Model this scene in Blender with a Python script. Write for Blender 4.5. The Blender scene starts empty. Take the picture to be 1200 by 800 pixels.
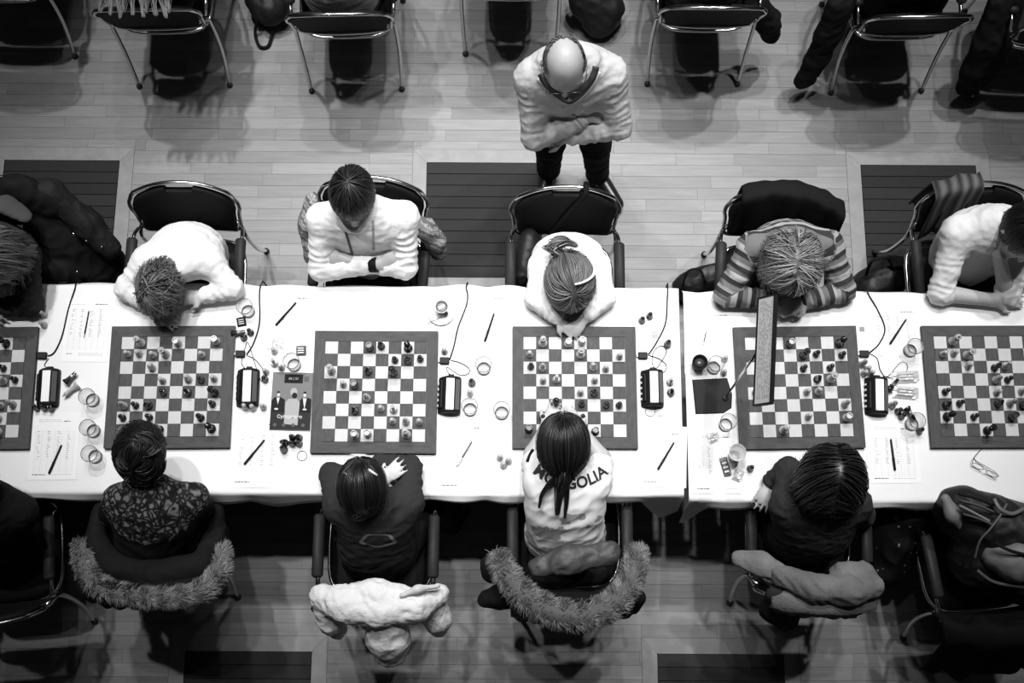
import bpy, bmesh, math, random
import numpy as np
from mathutils import Vector, Matrix
from mathutils.bvhtree import BVHTree

random.seed(7); rng = np.random.default_rng(7)
scene = bpy.context.scene
COL = scene.collection
R = math.radians

# ------------------------------------------------------------ camera, world, lights, exposure
FPX, TILT, ROLL, CAMH = 1500.0, R(14.18), R(0.33), 6.168
cam = bpy.data.cameras.new('camera'); camo = bpy.data.objects.new('camera', cam); COL.objects.link(camo)
cam.sensor_fit = 'HORIZONTAL'; cam.sensor_width = 36.0; cam.lens = FPX / 1200 * 36.0
cam.clip_end = 100
CM = Matrix.Rotation(TILT, 3, 'X') @ Matrix.Rotation(ROLL, 3, 'Z')
camo.matrix_world = Matrix.Translation((0, 0, CAMH)) @ CM.to_4x4()
scene.camera = camo

world = bpy.data.worlds.new('hall_air'); scene.world = world; world.use_nodes = True
world.node_tree.nodes['Background'].inputs[0].default_value = (1, 1, 1, 1)
world.node_tree.nodes['Background'].inputs[1].default_value = 0.035

def spot(name, loc, aim, power, half, blend=0.9, size=0.12):
    l = bpy.data.lights.new(name, 'SPOT'); o = bpy.data.objects.new(name, l); COL.objects.link(o)
    l.energy = power; l.spot_size = 2 * R(half); l.spot_blend = blend; l.shadow_soft_size = size
    o.location = loc
    o.rotation_euler = (Vector(aim) - Vector(loc)).to_track_quat('-Z', 'Y').to_euler()
    return o
LZ = 11.0
for lx, ly, pw_ in ((-3.2, 3.6, 1350), (-1.0, 3.4, 900), (1.0, 3.4, 950), (3.2, 3.6, 1300), (-2.8, 6.4, 1650), (-0.6, 6.6, 1250), (1.4, 6.6, 1350), (3.4, 6.2, 1650)):
    spot('stage_lamp', (lx, ly, LZ), (lx * .42, 1.95, 0.6), pw_, 15 if ly < 5 else 14, 1.0, .14)

scene.view_settings.view_transform = 'Standard'; scene.view_settings.look = 'None'
scene.view_settings.gamma = 1.0; scene.view_settings.use_curve_mapping = False
scene.view_settings.exposure = 0.28

# ------------------------------------------------------------ helpers
def P(u, v, z=0.0):
    """point of the pixel's ray (1200x800 frame) at height z"""
    d = CM @ Vector((u - 600.0, -(v - 400.0), -FPX))
    k = (z - CAMH) / d.z
    return Vector((d.x * k, d.y * k, z))

def mesh(name, verts, faces, smooth=False):
    me = bpy.data.meshes.new(name)
    me.from_pydata([tuple(v) for v in verts], [], [tuple(f) for f in faces]); me.update()
    if smooth: me.polygons.foreach_set('use_smooth', [True] * len(me.polygons))
    return me
def fix_normals(me):
    bm = bmesh.new(); bm.from_mesh(me); bmesh.ops.recalc_face_normals(bm, faces=bm.faces); bm.to_mesh(me); bm.free()
def link(name, me, mat=None, parent=None, loc=None, rot=None):
    o = bpy.data.objects.new(name, me); COL.objects.link(o)
    if mat is not None and me is not None and len(me.materials) == 0: me.materials.append(mat)
    if parent is not None: o.parent = parent
    if loc is not None: o.location = loc
    if rot is not None: o.rotation_euler = rot
    return o
def tag(o, label=None, cat=None, group=None, kind=None):
    if label: o['label'] = label
    if cat: o['category'] = cat
    if group: o['group'] = group
    if kind: o['kind'] = kind
    return o
def empty(name, loc, rz=0.0):
    o = bpy.data.objects.new(name, None); COL.objects.link(o); o.location = loc; o.rotation_euler = (0, 0, rz)
    o.empty_display_size = 0.05
    return o
def copy_tree(o, parent=None):
    c = o.copy(); COL.objects.link(c); c.parent = parent
    for ch in list(o.children): copy_tree(ch, c)
    return c

class MB:
    def __init__(s): s.v = []; s.f = []
    def add(s, v, f):
        n = len(s.v); s.v += [tuple(x) for x in v]; s.f += [tuple(i + n for i in q) for q in f]; return s
    def box(s, x0, x1, y0, y1, z0, z1, b=0.0):
        if b <= 0:
            v = [(x, y, z) for z in (z0, z1) for x, y in ((x0, y0), (x1, y0), (x1, y1), (x0, y1))]
            return s.add(v, [(0, 3, 2, 1), (4, 5, 6, 7), (0, 1, 5, 4), (1, 2, 6, 5), (2, 3, 7, 6), (3, 0, 4, 7)])
        ring = []
        for z, i in ((z0, b), (z0 + b, 0), (z1 - b, 0), (z1, b)):
            ring.append([(x0 + b, y0 + i, z), (x1 - b, y0 + i, z), (x1 - i, y0 + b, z), (x1 - i, y1 - b, z),
                         (x1 - b, y1 - i, z), (x0 + b, y1 - i, z), (x0 + i, y1 - b, z), (x0 + i, y0 + b, z)])
        return s.loft(ring)
    def loft(s, rings, cap=True, closed=True):
        n = len(rings[0]); v = [p for r in rings for p in r]; f = []
        for i in range(len(rings) - 1):
            for j in range(n if closed else n - 1):
                k = (j + 1) % n
                f.append((i * n + j, i * n + k, (i + 1) * n + k, (i + 1) * n + j))
        if cap:
            f.append(tuple(reversed(range(n)))); f.append(tuple((len(rings) - 1) * n + j for j in range(n)))
        return s.add(v, f)
    def tube(s, pts, r, sides=8, cap=True, flat=1.0, closed=False):
        pts = [Vector(p) for p in pts]; n = len(pts)
        rs = [r] * n if not hasattr(r, '__len__') else r
        rings = []; nrm = None
        for i, p in enumerate(pts):
            if closed: t = pts[(i + 1) % n] - pts[i - 1]
            else: t = pts[min(i + 1, n - 1)] - pts[max(i - 1, 0)]
            t = t.normalized() if t.length > 1e-9 else Vector((0, 0, 1))
            if nrm is None:
                nrm = t.orthogonal().normalized() if abs(t.z) > .9 else t.cross(Vector((0, 0, 1))).normalized()
            nrm = (nrm - t * nrm.dot(t))
            nrm = nrm.normalized() if nrm.length > 1e-6 else t.orthogonal().normalized()
            b = t.cross(nrm)
            rings.append([p + rs[i] * (math.cos(a) * nrm + flat * math.sin(a) * b) for a in [2 * math.pi * k / sides for k in range(sides)]])
        if closed: rings.append(rings[0]); return s.loft(rings, cap=False)
        return s.loft(rings, cap=cap)
    def lathe(s, prof, seg=14, cap=True, c=(0, 0)):
        rings = [[(c[0] + r * math.cos(2 * math.pi * k / seg), c[1] + r * math.sin(2 * math.pi * k / seg), z) for k in range(seg)] for r, z in prof]
        return s.loft(rings, cap=cap)
    def prism(s, poly, z0, z1):
        return s.loft([[(x, y, z0) for x, y in poly], [(x, y, z1) for x, y in poly]])
    def me(s, name, smooth=False, recalc=True):
        m = mesh(name, s.v, s.f, smooth)
        if recalc: fix_normals(m)
        return m
    def build(s, name, mat, parent=None, smooth=False, loc=None, rot=None):
        return link(name, s.me(name, smooth), mat, parent, loc, rot)

def auto_smooth(o, ang=40):
    me = o.data
    me.polygons.foreach_set('use_smooth', [True] * len(me.polygons))
    bm = bmesh.new(); bm.from_mesh(me)
    for e in bm.edges:
        if len(e.link_faces) == 2 and e.calc_face_angle(0) > R(ang): e.smooth = False
    bm.to_mesh(me); bm.free()
    return o

def spline(pts, n=8):
    pts = [Vector(p) for p in pts]; out = []
    for i in range(len(pts) - 1):
        p0 = pts[max(i - 1, 0)]; p1 = pts[i]; p2 = pts[i + 1]; p3 = pts[min(i + 2, len(pts) - 1)]
        for k in range(n):
            t = k / n
            out.append(0.5 * ((2 * p1) + (p2 - p0) * t + (2 * p0 - 5 * p1 + 4 * p2 - p3) * t * t + (3 * p1 - p0 - 3 * p2 + p3) * t ** 3))
    out.append(pts[-1]); return out

# ------------------------------------------------------------ materials (all procedural, grey)
def g3(g): return (g, g, g, 1)
def M(name, g, rough=.6, metal=0.0, var=None, bump=None, coat=0.0, spec=0.5, sheen=0.0, stretch=None, obj_rand=0.0, coord='Object'):
    """var=(scale, amount) colour mottling; bump=(scale, strength, distance); stretch=(sx,sy,sz)"""
    m = bpy.data.materials.new(name); m.use_nodes = True; nt = m.node_tree; N = nt.nodes; L = nt.links
    b = N['Principled BSDF']
    b.inputs['Base Color'].default_value = g3(g); b.inputs['Roughness'].default_value = rough
    b.inputs['Metallic'].default_value = metal; b.inputs['Coat Weight'].default_value = coat
    b.inputs['Specular IOR Level'].default_value = spec; b.inputs['Sheen Weight'].default_value = sheen
    tc = N.new('ShaderNodeTexCoord'); out = tc.outputs[coord]
    if stretch or obj_rand:
        mp = N.new('ShaderNodeMapping'); L.new(out, mp.inputs[0])
        if stretch: mp.inputs['Scale'].default_value = stretch
        if obj_rand:
            oi = N.new('ShaderNodeObjectInfo'); mu = N.new('ShaderNodeMath'); mu.operation = 'MULTIPLY'; mu.inputs[1].default_value = 40
            L.new(oi.outputs['Random'], mu.inputs[0]); L.new(mu.outputs[0], mp.inputs['Location'])
        out = mp.outputs[0]
    col = None
    if var:
        n = N.new('ShaderNodeTexNoise'); n.inputs['Scale'].default_value = var[0]; n.inputs['Detail'].default_value = 5; L.new(out, n.inputs['Vector'])
        mr = N.new('ShaderNodeMapRange'); L.new(n.outputs['Fac'], mr.inputs[0])
        mr.inputs[1].default_value = .25; mr.inputs[2].default_value = .75
        mr.inputs[3].default_value = max(0, g * (1 - var[1])); mr.inputs[4].default_value = g * (1 + var[1]); col = mr.outputs[0]
    if obj_rand:
        oi2 = N.new('ShaderNodeObjectInfo'); mr2 = N.new('ShaderNodeMapRange'); L.new(oi2.outputs['Random'], mr2.inputs[0])
        mr2.inputs[3].default_value = 1 - obj_rand; mr2.inputs[4].default_value = 1 + obj_rand
        mm = N.new('ShaderNodeMath'); mm.operation = 'MULTIPLY'; L.new(mr2.outputs[0], mm.inputs[0])
        if col is not None: L.new(col, mm.inputs[1])
        else: mm.inputs[1].default_value = g
        col = mm.outputs[0]
    if col is not None: L.new(col, b.inputs['Base Color'])
    if bump:
        n = N.new('ShaderNodeTexNoise'); n.inputs['Scale'].default_value = bump[0]; n.inputs['Detail'].default_value = 4; L.new(out, n.inputs['Vector'])
        bp = N.new('ShaderNodeBump'); bp.inputs['Strength'].default_value = bump[1]; bp.inputs['Distance'].default_value = bump[2] if len(bump) > 2 else .01
        L.new(n.outputs['Fac'], bp.inputs['Height']); L.new(bp.outputs[0], b.inputs['Normal'])
    return m
def attr_mat(name, attr, stops, rough=.7, spec=.3, bump=None, interp='CONSTANT', stripes=None):
    """colour from a float vertex attribute; stripes=period -> fract(attr/period)"""
    m = M(name, .5, rough, bump=bump, spec=spec); nt = m.node_tree; N = nt.nodes; L = nt.links
    a = N.new('ShaderNodeAttribute'); a.attribute_name = attr
    out = a.outputs['Fac']
    if stripes:
        d = N.new('ShaderNodeMath'); d.operation = 'DIVIDE'; d.inputs[1].default_value = stripes; L.new(out, d.inputs[0])
        fr = N.new('ShaderNodeMath'); fr.operation = 'FRACT'; L.new(d.outputs[0], fr.inputs[0]); out = fr.outputs[0]
    cr = N.new('ShaderNodeValToRGB'); cr.color_ramp.interpolation = interp
    el = cr.color_ramp.elements
    while len(el) < len(stops): el.new(.5)
    for e, (p, g) in zip(el, stops): e.position = p; e.color = g3(g)
    L.new(out, cr.inputs[0]); L.new(cr.outputs[0], N['Principled BSDF'].inputs['Base Color'])
    return m

MAT = dict(
    plank=M('oak_plank', .165, .45, var=(5, .16), stretch=(1.2, 14, 4), obj_rand=.17, bump=(40, .05, .002), spec=.45),
    plank_far=M('oak_plank_far', .165, .45, var=(3, .25), stretch=(1.2, 16, 4), spec=.45),
    subfloor=M('subfloor', .06, .9),
    strip=M('oak_border', .18, .45, var=(6, .15), stretch=(3, 3, 3), obj_rand=.06, spec=.45),
    grille=M('dark_floor_board', .024, .6, var=(30, .3), stretch=(2, 30, 3), obj_rand=.12, bump=(160, .4, .002), spec=.12),
    cloth=M('white_tablecloth', .82, .85, var=(2.5, .02), bump=(7, .30, .02), spec=.2),
    wood_dark=M('table_wood', .12, .5),
    metal=M('dark_steel', .12, .35, .8),
    chrome=M('chrome_tube', .75, .16, 1.0),
    vinyl=M('black_vinyl', .008, .6, bump=(220, .15, .001), spec=.12),
    armpad=M('dark_arm_pad', .022, .55, bump=(150, .1, .001), spec=.2),
    rubber=M('rubber_foot', .03, .6),
    frame_wood=M('board_frame_wood', .07, .6, spec=.12, var=(7, .22), stretch=(3, 10, 3), obj_rand=.05),
    frame_wood_x=M('board_frame_wood_x', .07, .6, spec=.12, var=(7, .22), stretch=(10, 3, 3), obj_rand=.05),
    sq_light=M('maple_square', .54, .6, spec=.15, var=(8, .05), stretch=(8, 2, 2), obj_rand=.04),
    sq_dark=M('walnut_square', .072, .6, spec=.12, var=(12, .25), stretch=(10, 2, 2), obj_rand=.08),
    pale_piece=M('pale_boxwood', .42, .22, var=(20, .12), coat=.5),
    black_piece=M('ebonised_wood', .012, .25, coat=.4),
    paper=M('paper', .86, .8, spec=.2),
    ink=M('printed_ink', .10, .8), ink_faint=M('faint_print', .42, .8), ink_mid=M('grey_print', .28, .8),
    black_plastic=M('black_plastic', .012, .5, spec=.15), grey_plastic=M('grey_plastic', .10, .4),
    lcd=M('white_display', .85, .35), white_plastic=M('white_plastic', .7, .35),
    cable=M('black_cable', .012, .5, spec=.15), porcelain=M('white_porcelain', .8, .15, coat=.4), coffee=M('coffee', .05, .2),
    steel=M('polished_steel', .6, .2, 1.0),
    skin=M('skin', .42, .5, var=(30, .05), spec=.4), skin_pale=M('pale_skin', .55, .5, var=(30, .05), spec=.4),
)
def glass_mat():
    m = bpy.data.materials.new('clear_glass'); m.use_nodes = True; nt = m.node_tree; N = nt.nodes; L = nt.links
    N.remove(N['Principled BSDF'])
    t = N.new('ShaderNodeBsdfTransparent'); t.inputs[0].default_value = (.975, .975, .975, 1)
    gl = N.new('ShaderNodeBsdfGlossy'); gl.inputs['Roughness'].default_value = .05
    fr = N.new('ShaderNodeLayerWeight'); fr.inputs[0].default_value = .35
    mx = N.new('ShaderNodeMixShader'); L.new(fr.outputs['Facing'], mx.inputs[0]); L.new(t.outputs[0], mx.inputs[1]); L.new(gl.outputs[0], mx.inputs[2])
    mul = N.new('ShaderNodeMath'); mul.operation = 'MULTIPLY'; mul.inputs[1].default_value = .5
    L.new(fr.outputs['Facing'], mul.inputs[0]); L.new(mul.outputs[0], mx.inputs[0])
    L.new(mx.outputs[0], N['Material Output'].inputs[0])
    return m
MAT['glass'] = glass_mat()

# ------------------------------------------------------------ floor: subfloor, planks, border strips, dark board panels
floor = MB().box(-7.2, 7.2, -6.2, 12.2, -.06, -.012).build('floor', MAT['subfloor']); tag(floor, kind='structure')
PANELS = []   # dark area x0,x1,y0,y1
gw, gh, bw = .594, .62, .072
ytop = P(500, 190)[1]; ybot = P(500, 764)[1]
for u in (5, 500, 1008): PANELS.append((P(u, 190)[0], P(u, 190)[0] + gw, ytop - gh, ytop))
for u in (217, 770): PANELS.append((P(u, 764)[0], P(u, 764)[0] + gw, ybot - gh, ybot))
def subtract(r, h):
    x0, x1, y0, y1 = r; a, b, c, d = h
    if a >= x1 or b <= x0 or c >= y1 or d <= y0: return [r]
    out = []
    if a > x0: out.append((x0, a, y0, y1))
    if b < x1: out.append((b, x1, y0, y1))
    xa, xb = max(x0, a), min(x1, b)
    if c > y0: out.append((xa, xb, y0, c))
    if d < y1: out.append((xa, xb, d, y1))
    return out
holes = [(a - bw, b + bw, c - bw, d + bw) for a, b, c, d in PANELS]
rects = []; pw = .0625; prow = random.Random(3)
y = -2.0; k = 0
while y < 6.0:
    x = -5 - prow.random() * .6
    while x < 5:
        L_ = prow.choice([.3, .38, .42, .5, .55, .62, .7, .34])
        rs = [(max(x, -5), min(x + L_, 5), y, y + pw)]
        for h in holes: rs = [q for r in rs for q in subtract(r, h)]
        rects += [r for r in rs if r[1] - r[0] > .004 and r[3] - r[2] > .004]
        x += L_
    y += pw; k += 1
def inview(r):
    cx, cy = (r[0] + r[1]) / 2, (r[2] + r[3]) / 2
    d = CM.transposed() @ (Vector((cx, cy, 0)) - Vector((0, 0, CAMH)))
    u, v = 600 + FPX * d.x / -d.z, 400 - FPX * d.y / -d.z
    return -10 < u < 1210 and (-10 < v < 335 or 585 < v < 810), abs(v - 200)
vis = [(-(r[1] - r[0]) * (r[3] - r[2]), r) for r in rects if inview(r)[0]]
vis.sort(); near = [r for _, r in vis[:300]]; nearset = set(near)
unit = {}
for r in near:
    w, h = round(r[1] - r[0], 3), round(r[3] - r[2], 3)
    if (w, h) not in unit:
        t = .0004
        v = [(-w / 2, -h / 2, -.012), (w / 2, -h / 2, -.012), (w / 2, h / 2, -.012), (-w / 2, h / 2, -.012),
             (-w / 2 + t, -h / 2 + t, 0), (w / 2 - t, -h / 2 + t, 0), (w / 2 - t, h / 2 - t, 0), (-w / 2 + t, h / 2 - t, 0)]
        unit[(w, h)] = mesh('plank', v, [(4, 5, 6, 7), (0, 1, 5, 4), (1, 2, 6, 5), (2, 3, 7, 6), (3, 0, 4, 7)])
    link('plank', unit[(w, h)], MAT['plank'], floor, ((r[0] + r[1]) / 2, (r[2] + r[3]) / 2, prow.uniform(-.0006, 0)))
rest = MB(); shade = []
for r in rects:
    if r in nearset: continue
    t = .0004; a, b, c, d = r; s_ = prow.uniform(.28, .40)
    rest.add([(a, c, -.012), (b, c, -.012), (b, d, -.012), (a, d, -.012), (a + t, c + t, -.0003), (b - t, c + t, -.0003), (b - t, d - t, -.0003), (a + t, d - t, -.0003)],
             [(4, 5, 6, 7), (0, 1, 5, 4), (1, 2, 6, 5), (2, 3, 7, 6), (3, 0, 4, 7)])
    shade += [s_] * 8
me = rest.me('planks', recalc=False)
at = me.attributes.new('shade', 'FLOAT', 'POINT'); at.data.foreach_set('value', shade)
mr_ = MAT['plank_far']; nt = mr_.node_tree
an = nt.nodes.new('ShaderNodeAttribute'); an.attribute_name = 'shade'
mm = nt.nodes.new('ShaderNodeMath'); mm.operation = 'MULTIPLY'
src = nt.nodes['Principled BSDF'].inputs['Base Color'].links[0].from_socket
m2 = nt.nodes.new('ShaderNodeMath'); m2.operation = 'MULTIPLY'; m2.inputs[1].default_value = 2.9
nt.links.new(src, mm.inputs[0]); nt.links.new(an.outputs['Fac'], m2.inputs[0]); nt.links.new(m2.outputs[0], mm.inputs[1]); nt.links.new(mm.outputs[0], nt.nodes['Principled BSDF'].inputs['Base Color'])
tag(link('planks', me, mr_, floor), kind='stuff')
where = ['beside the dark coat on a chair', 'behind the standing man', 'between the two draped chairs', 'behind the white coat', 'behind the grey coat']
for i, (a, b, c, d) in enumerate(PANELS):
    e = empty('hatch_panel', ((a + b) / 2, (c + d) / 2, 0)); tag(e, 'dark boarded floor panel in oak border ' + where[i], 'hatch', 'dark boarded hatches')
    w, h = (b - a) / 2, (d - c) / 2; W, H_ = w + bw, h + bw; g = .001
    for poly in ([(-W + g, H_ - g), (W - g, H_ - g), (w, h), (-w, h)], [(-W + g, -H_ + g), (W - g, -H_ + g), (w, -h), (-w, -h)]):
        MB().prism(poly, -.012, .0005).build('border_strip', MAT['strip'], e)
    for s_ in (-1, 1):
        MB().prism([(s_ * (W - g), -H_ + 2 * g), (s_ * (W - g), H_ - 2 * g), (s_ * w, h - g), (s_ * w, -h + g)], -.012, .0005).build('border_strip', MAT['strip'], e)
    n = 10; bh = 2 * h / n; bm_ = None
    for k in range(n):
        if bm_ is None:
            bm_ = MB().box(-w + .004, w - .004, -bh / 2 + .0018, bh / 2 - .0018, -.012, -.002).me('board')
        link('board', bm_, MAT['grille'], e, (0, -h + bh * (k + .5), 0))

# ------------------------------------------------------------ tables and cloths
YT, YB, ZT = P(600, 338, .75)[1], P(600, 579, .75)[1], .75
SEAM = P(799, 420, .75)[0]; S1 = P(325, 575, .75)[0]
TABLES = [(-3.3, S1 - .004, 0.0, 'long folding table under white cloth beside the sleeping boy'),
          (S1 + .004, SEAM - .006, 0.0, 'long folding table under white cloth with the magazine on it'),
          (SEAM + .014, 3.3, -.018, 'long folding table under white cloth with the sign stand on it')]
CL = ['', 'long white tablecloth under the board of the MONGOLIA shirt girl', 'white tablecloth under the tilted sign and eyeglasses']
for i, (x0, x1, dy, lab) in enumerate(TABLES):
    t = empty('folding_table', ((x0 + x1) / 2, (YT + YB) / 2 + dy, 0)); tag(t, lab, 'table', 'tables in the row')
    hw, hd = (x1 - x0) / 2, (YT - YB) / 2
    MB().box(-hw + .01, hw - .01, -hd + .012, hd - .012, ZT - .035, ZT - .0055, .004).build('table_top', MAT['wood_dark'], t)
    for sx in (-1, 1):
        for sy in (-1, 1):
            MB().tube([(sx * (hw - .14), sy * (hd - .1), ZT - .036), (sx * (hw - .14), sy * (hd - .1), 0)], .016).build('leg', MAT['metal'], t)
        MB().tube([(sx * (hw - .14), -(hd - .1), .35), (sx * (hw - .14), hd - .1, .35)], .011).build('cross_bar', MAT['metal'], t)
CLOTHS = [(-3.3, SEAM - .006, 0.0), (SEAM + .014, 3.3, -.018)]
for i, (x0, x1, dy) in enumerate(CLOTHS):
    i += 1; hw, hd = (x1 - x0) / 2, (YT - YB) / 2
    # cloth: skirt - top - skirt
    nx = int((x1 - x0) / .022); rows = []
    rr = random.Random(i + 20); ph = [rr.uniform(0, 6) for _ in range(6)]
    def drop(x):
        d = .055 + .018 * math.sin(3.1 * x + ph[0]) + .012 * math.sin(7 * x + ph[1])
        if i == 1: d += .30 * max(0, 1 - abs(x - (hw - .06)) / .11) ** .8
        if i == 2:
            d += .34 * max(0, 1 - abs(x + hw - .012) / .075)
        for px in ((1085,) if i == 2 else (235, 320)):
            cx = P(px, 580, .75)[0] - (x0 + x1) / 2
            d += .05 * math.exp(-((x - cx) / .1) ** 2)
        return d
    sl = []
    for j in range(nx + 1):
        x = -hw + 2 * hw * j / nx; col = []
        d = drop(x)
        for s_ in (-1, 1):
            dd = d if s_ < 0 else .05 + .01 * math.sin(5 * x)
            wav = .010 * math.sin(8 * x + ph[2] + 1.5 * math.sin(5 * x)) + .004 * math.sin(19 * x + ph[3])
            sk = []
            for q in (1, .75, .5, .25, .06):
                sk.append((x, s_ * (hd + .004 + q * (abs(wav) + .014) + (q * .10 * d if s_ < 0 else 0)), ZT - dd * q))
            sk.append((x, s_ * (hd - .004), ZT))
            if s_ < 0: col += sk
            else:
                for q in (-.96, -.9, -.7, -.4, 0, .4, .7, .9, .96):
                    ed = abs(q) ** 8
                    col.append((x, q * hd, ZT - .0012 * ed * (1 + math.sin(30 * x + ph[4]))))
                col += list(reversed(sk))
        sl.append(col)
    m_ = MB(); m_.loft(sl, cap=False, closed=False)
    c = m_.build('tablecloth', MAT['cloth'], smooth=True, loc=((x0 + x1) / 2, (YT + YB) / 2 + dy, 0))
    so = c.modifiers.new('thick', 'SOLIDIFY'); so.thickness = .002; so.offset = -1
    tag(c, CL[i], 'tablecloth', 'white tablecloths')

# ------------------------------------------------------------ chairs
def back_outline(y_off=0.0, grow=0.0, notch=False, n=10):
    """outline of the backrest in its own plane: s sideways, t up (0..1)"""
    pts = []
    hb, ht = .224 + grow, .243 + grow
    pts += [(-hb + .03, -.004 - grow), (-.1, -.012 - grow), (.1, -.012 - grow), (hb - .03, -.004 - grow), (hb - .006, .015), (hb, .04)]
    top = .340 + grow; ar = lambda q: top - (abs(q) / ht) ** 2.3 * .085
    side = [(ht - .012, .13), (ht - .002, .175), (ht - .003, .215), (ht - .014, .245)]; arch = [ht - .034, .178, .145, .11, .085]
    pts += side + [(q, ar(q)) for q in arch]
    if notch: pts += [(.065, top - .003), (.058, top - .022), (-.058, top - .022), (-.065, top - .003)]
    else: pts += [(.045, ar(.045)), (0, top), (-.045, ar(.045))]
    pts += [(-q, ar(q)) for q in reversed(arch)] + [(-a_, b_) for a_, b_ in reversed(side)] + [(-hb, .04), (-hb + .006, .015)]
    return pts
def back_pt(s, t, off=0.0):
    """backrest plane in chair space (front +y): leaning back, slightly concave"""
    lean = .25
    return Vector((s, -.212 - t * math.sin(lean) - .35 * (.05 - s * s) * .9 + off * math.cos(lean), .535 + t * math.cos(lean) + off * math.sin(lean)))
def make_chair():
    e = empty('armchair', (0, 0, 0))
    # seat pad
    rings = []
    base = []
    for k in range(28):
        a = 2 * math.pi * k / 28; ca, sa = math.cos(a), math.sin(a)
        base.append((.222 * math.copysign(abs(ca) ** .45, ca), .215 * math.copysign(abs(sa) ** .5, sa)))
    for z, q in ((.425, .93), (.43, .99), (.445, 1.0), (.458, .99), (.468, .93), (.473, .7), (.474, .3)): rings.append([(x * q, y * q + .02, z) for x, y in base])
    MB().loft(rings).build('seat', MAT['vinyl'], e, smooth=True)
    MB().tube([(x * 1.03, y * 1.03 + .02, .425) for x, y in base], .009, 8, closed=True).build('seat_frame', MAT['chrome'], e, smooth=True)
    o = back_outline(0, -.012, True); n = len(o)
    fr = [[back_pt(s * q, .16 + (t - .16) * q, off) for s, t in o] for off, q in ((-.012, .985), (-.008, 1.0), (.010, 1.0), (.018, .96), (.022, .8), (.023, .4))]
    auto_smooth(MB().loft(fr).build('backrest', MAT['vinyl'], e), 50)
    loop = [back_pt(s, t, -.006) for s, t in spline([Vector((a, b, 0)) for a, b in back_outline(0, .004)] + [Vector((*back_outline(0, .004)[0], 0))], 3)[:-1] for s, t in [(s, t)]] if False else \
           [back_pt(p.x, p.y, -.006) for p in spline([Vector((a, b, 0)) for a, b in back_outline(0, .004)] + [Vector((*back_outline(0, .004)[0], 0))], 3)[:-1]]
    MB().tube(loop, .0095, 8, closed=True).build('back_frame', MAT['chrome'], e, smooth=True)
    for s_ in (-1, 1):
        up = spline([back_pt(s_ * .208, .06, -.008), (s_ * .232, -.215, .575), (s_ * .243, -.19, .50), (s_ * .245, -.215, .25), (s_ * .236, -.285, .012)], 5)
        MB().tube(up, .010, 8).build('back_leg', MAT['chrome'], e, smooth=True)
        MB().lathe([(.013, 0), (.016, .006), (.014, .02), (.009, .03)], 10, c=(s_ * .236, -.285)).build('foot_cap', MAT['rubber'], e, smooth=True)
        fl = spline([(s_ * .246, -.14, .625), (s_ * .247, .05, .632), (s_ * .247, .15, .60), (s_ * .246, .19, .42), (s_ * .242, .225, .012)], 5)
        MB().tube(fl, .010, 8).build('front_leg', MAT['chrome'], e, smooth=True)
        MB().lathe([(.013, 0), (.016, .006), (.014, .02), (.009, .03)], 10, c=(s_ * .242, .225)).build('foot_cap', MAT['rubber'], e, smooth=True)
        MB().tube(spline([(s_ * .238, -.2, .59), (s_ * .246, -.16, .622), (s_ * .246, -.1, .628)], 4), .0095, 8).build('arm_bracket', MAT['chrome'], e, smooth=True)
        auto_smooth(MB().box(s_ * .246 - .024, s_ * .246 + .024, -.135, .135, .632, .664, .010).build('armrest', MAT['armpad'], e), 60)
    return e
chair0 = make_chair(); used = [False]; CHAIRS = []
def chair(x, y, rz, label, group):
    if not used[0]: o = chair0; used[0] = True
    else: o = copy_tree(chair0)
    o.location = (x, y, 0); o.rotation_euler = (0, 0, rz); tag(o, label, 'chair', group); CHAIRS.append(o)
    return o
GT, GB, GU = 'chairs on the far side of the tables', 'chairs on the near side of the tables', 'chairs of the back row'
YCT = 1.735
def cx_at(u, v, z): return P(u, v, z)[0]
chair(cx_at(10, 310, .66), YCT + .02, math.pi + .05, 'black armchair under dark coat, by the grey haired player in dark sleeves', GT)
chair(cx_at(216, 305, .66), YCT, math.pi, 'black chrome armchair with sleeping boy in white shirt slumped forward', GT)
chair(cx_at(433, 305, .66), YCT + .03, math.pi - .06, 'black armchair with patterned sweater, holding the boy with folded arms', GT)
chair(cx_at(662, 305, .66), YCT - .01, math.pi, 'black chrome armchair behind the girl with white headband, bag strap across it', GT)
chair(cx_at(908, 305, .66), YCT - .02, math.pi - .07, 'black armchair with black jacket spread over backrest, behind striped sweater', GT)
chair(cx_at(1140, 305, .66), YCT + .02, math.pi + .03, 'black armchair with dark scarf hung over backrest, behind white sweater', GT)
YCB = .40
chair(cx_at(-12, 650, .66), YCB + .05, .1, 'black armchair under a person in dark clothes', GB)
chair(cx_at(180, 640, .66), YCB + .19, 0, 'black armchair under the fur coat of the woman in black lace', GB)
chair(cx_at(440, 650, .66), YCB + .09, 0, 'black armchair with white padded coat hung on its backrest', GB)
chair(cx_at(668, 630, .66), YCB + .135, 0, 'black armchair with fur trimmed coat, behind the MONGOLIA shirt', GB)
chair(cx_at(949, 625, .66), YCB + .17, -.03, 'black armchair with grey wool coat slung over its backrest', GB)
chair(cx_at(1160, 655, .66), YCB + .05, .13, 'black armchair holding backpack and black jacket', GB)
for (u, v, rz, lab) in ((36, 66, 0, 'black chrome chair, its backrest beside the fringed scarf chair'), (215.5, 101, .02, 'black chrome chair with fringe hanging over its backrest'), (416.5, 106, .03, 'black chrome chair of the seated person in grey shirt'),
                     (598, 64, 0, 'black chrome chair behind the standing man, of the seated person in black'), (811, 99, 0, 'black chrome chair of the seated person in dark ribbed top'), (1024.5, 108, .03, 'black chrome chair with pale waistband showing over its backrest'), (1192, 120, -.04, 'black chrome chair beside the hanging dark coat sleeve')):
    q = P(u, v, 0); chair(q.x, q.y + .285, rz, lab, GU)
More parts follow.
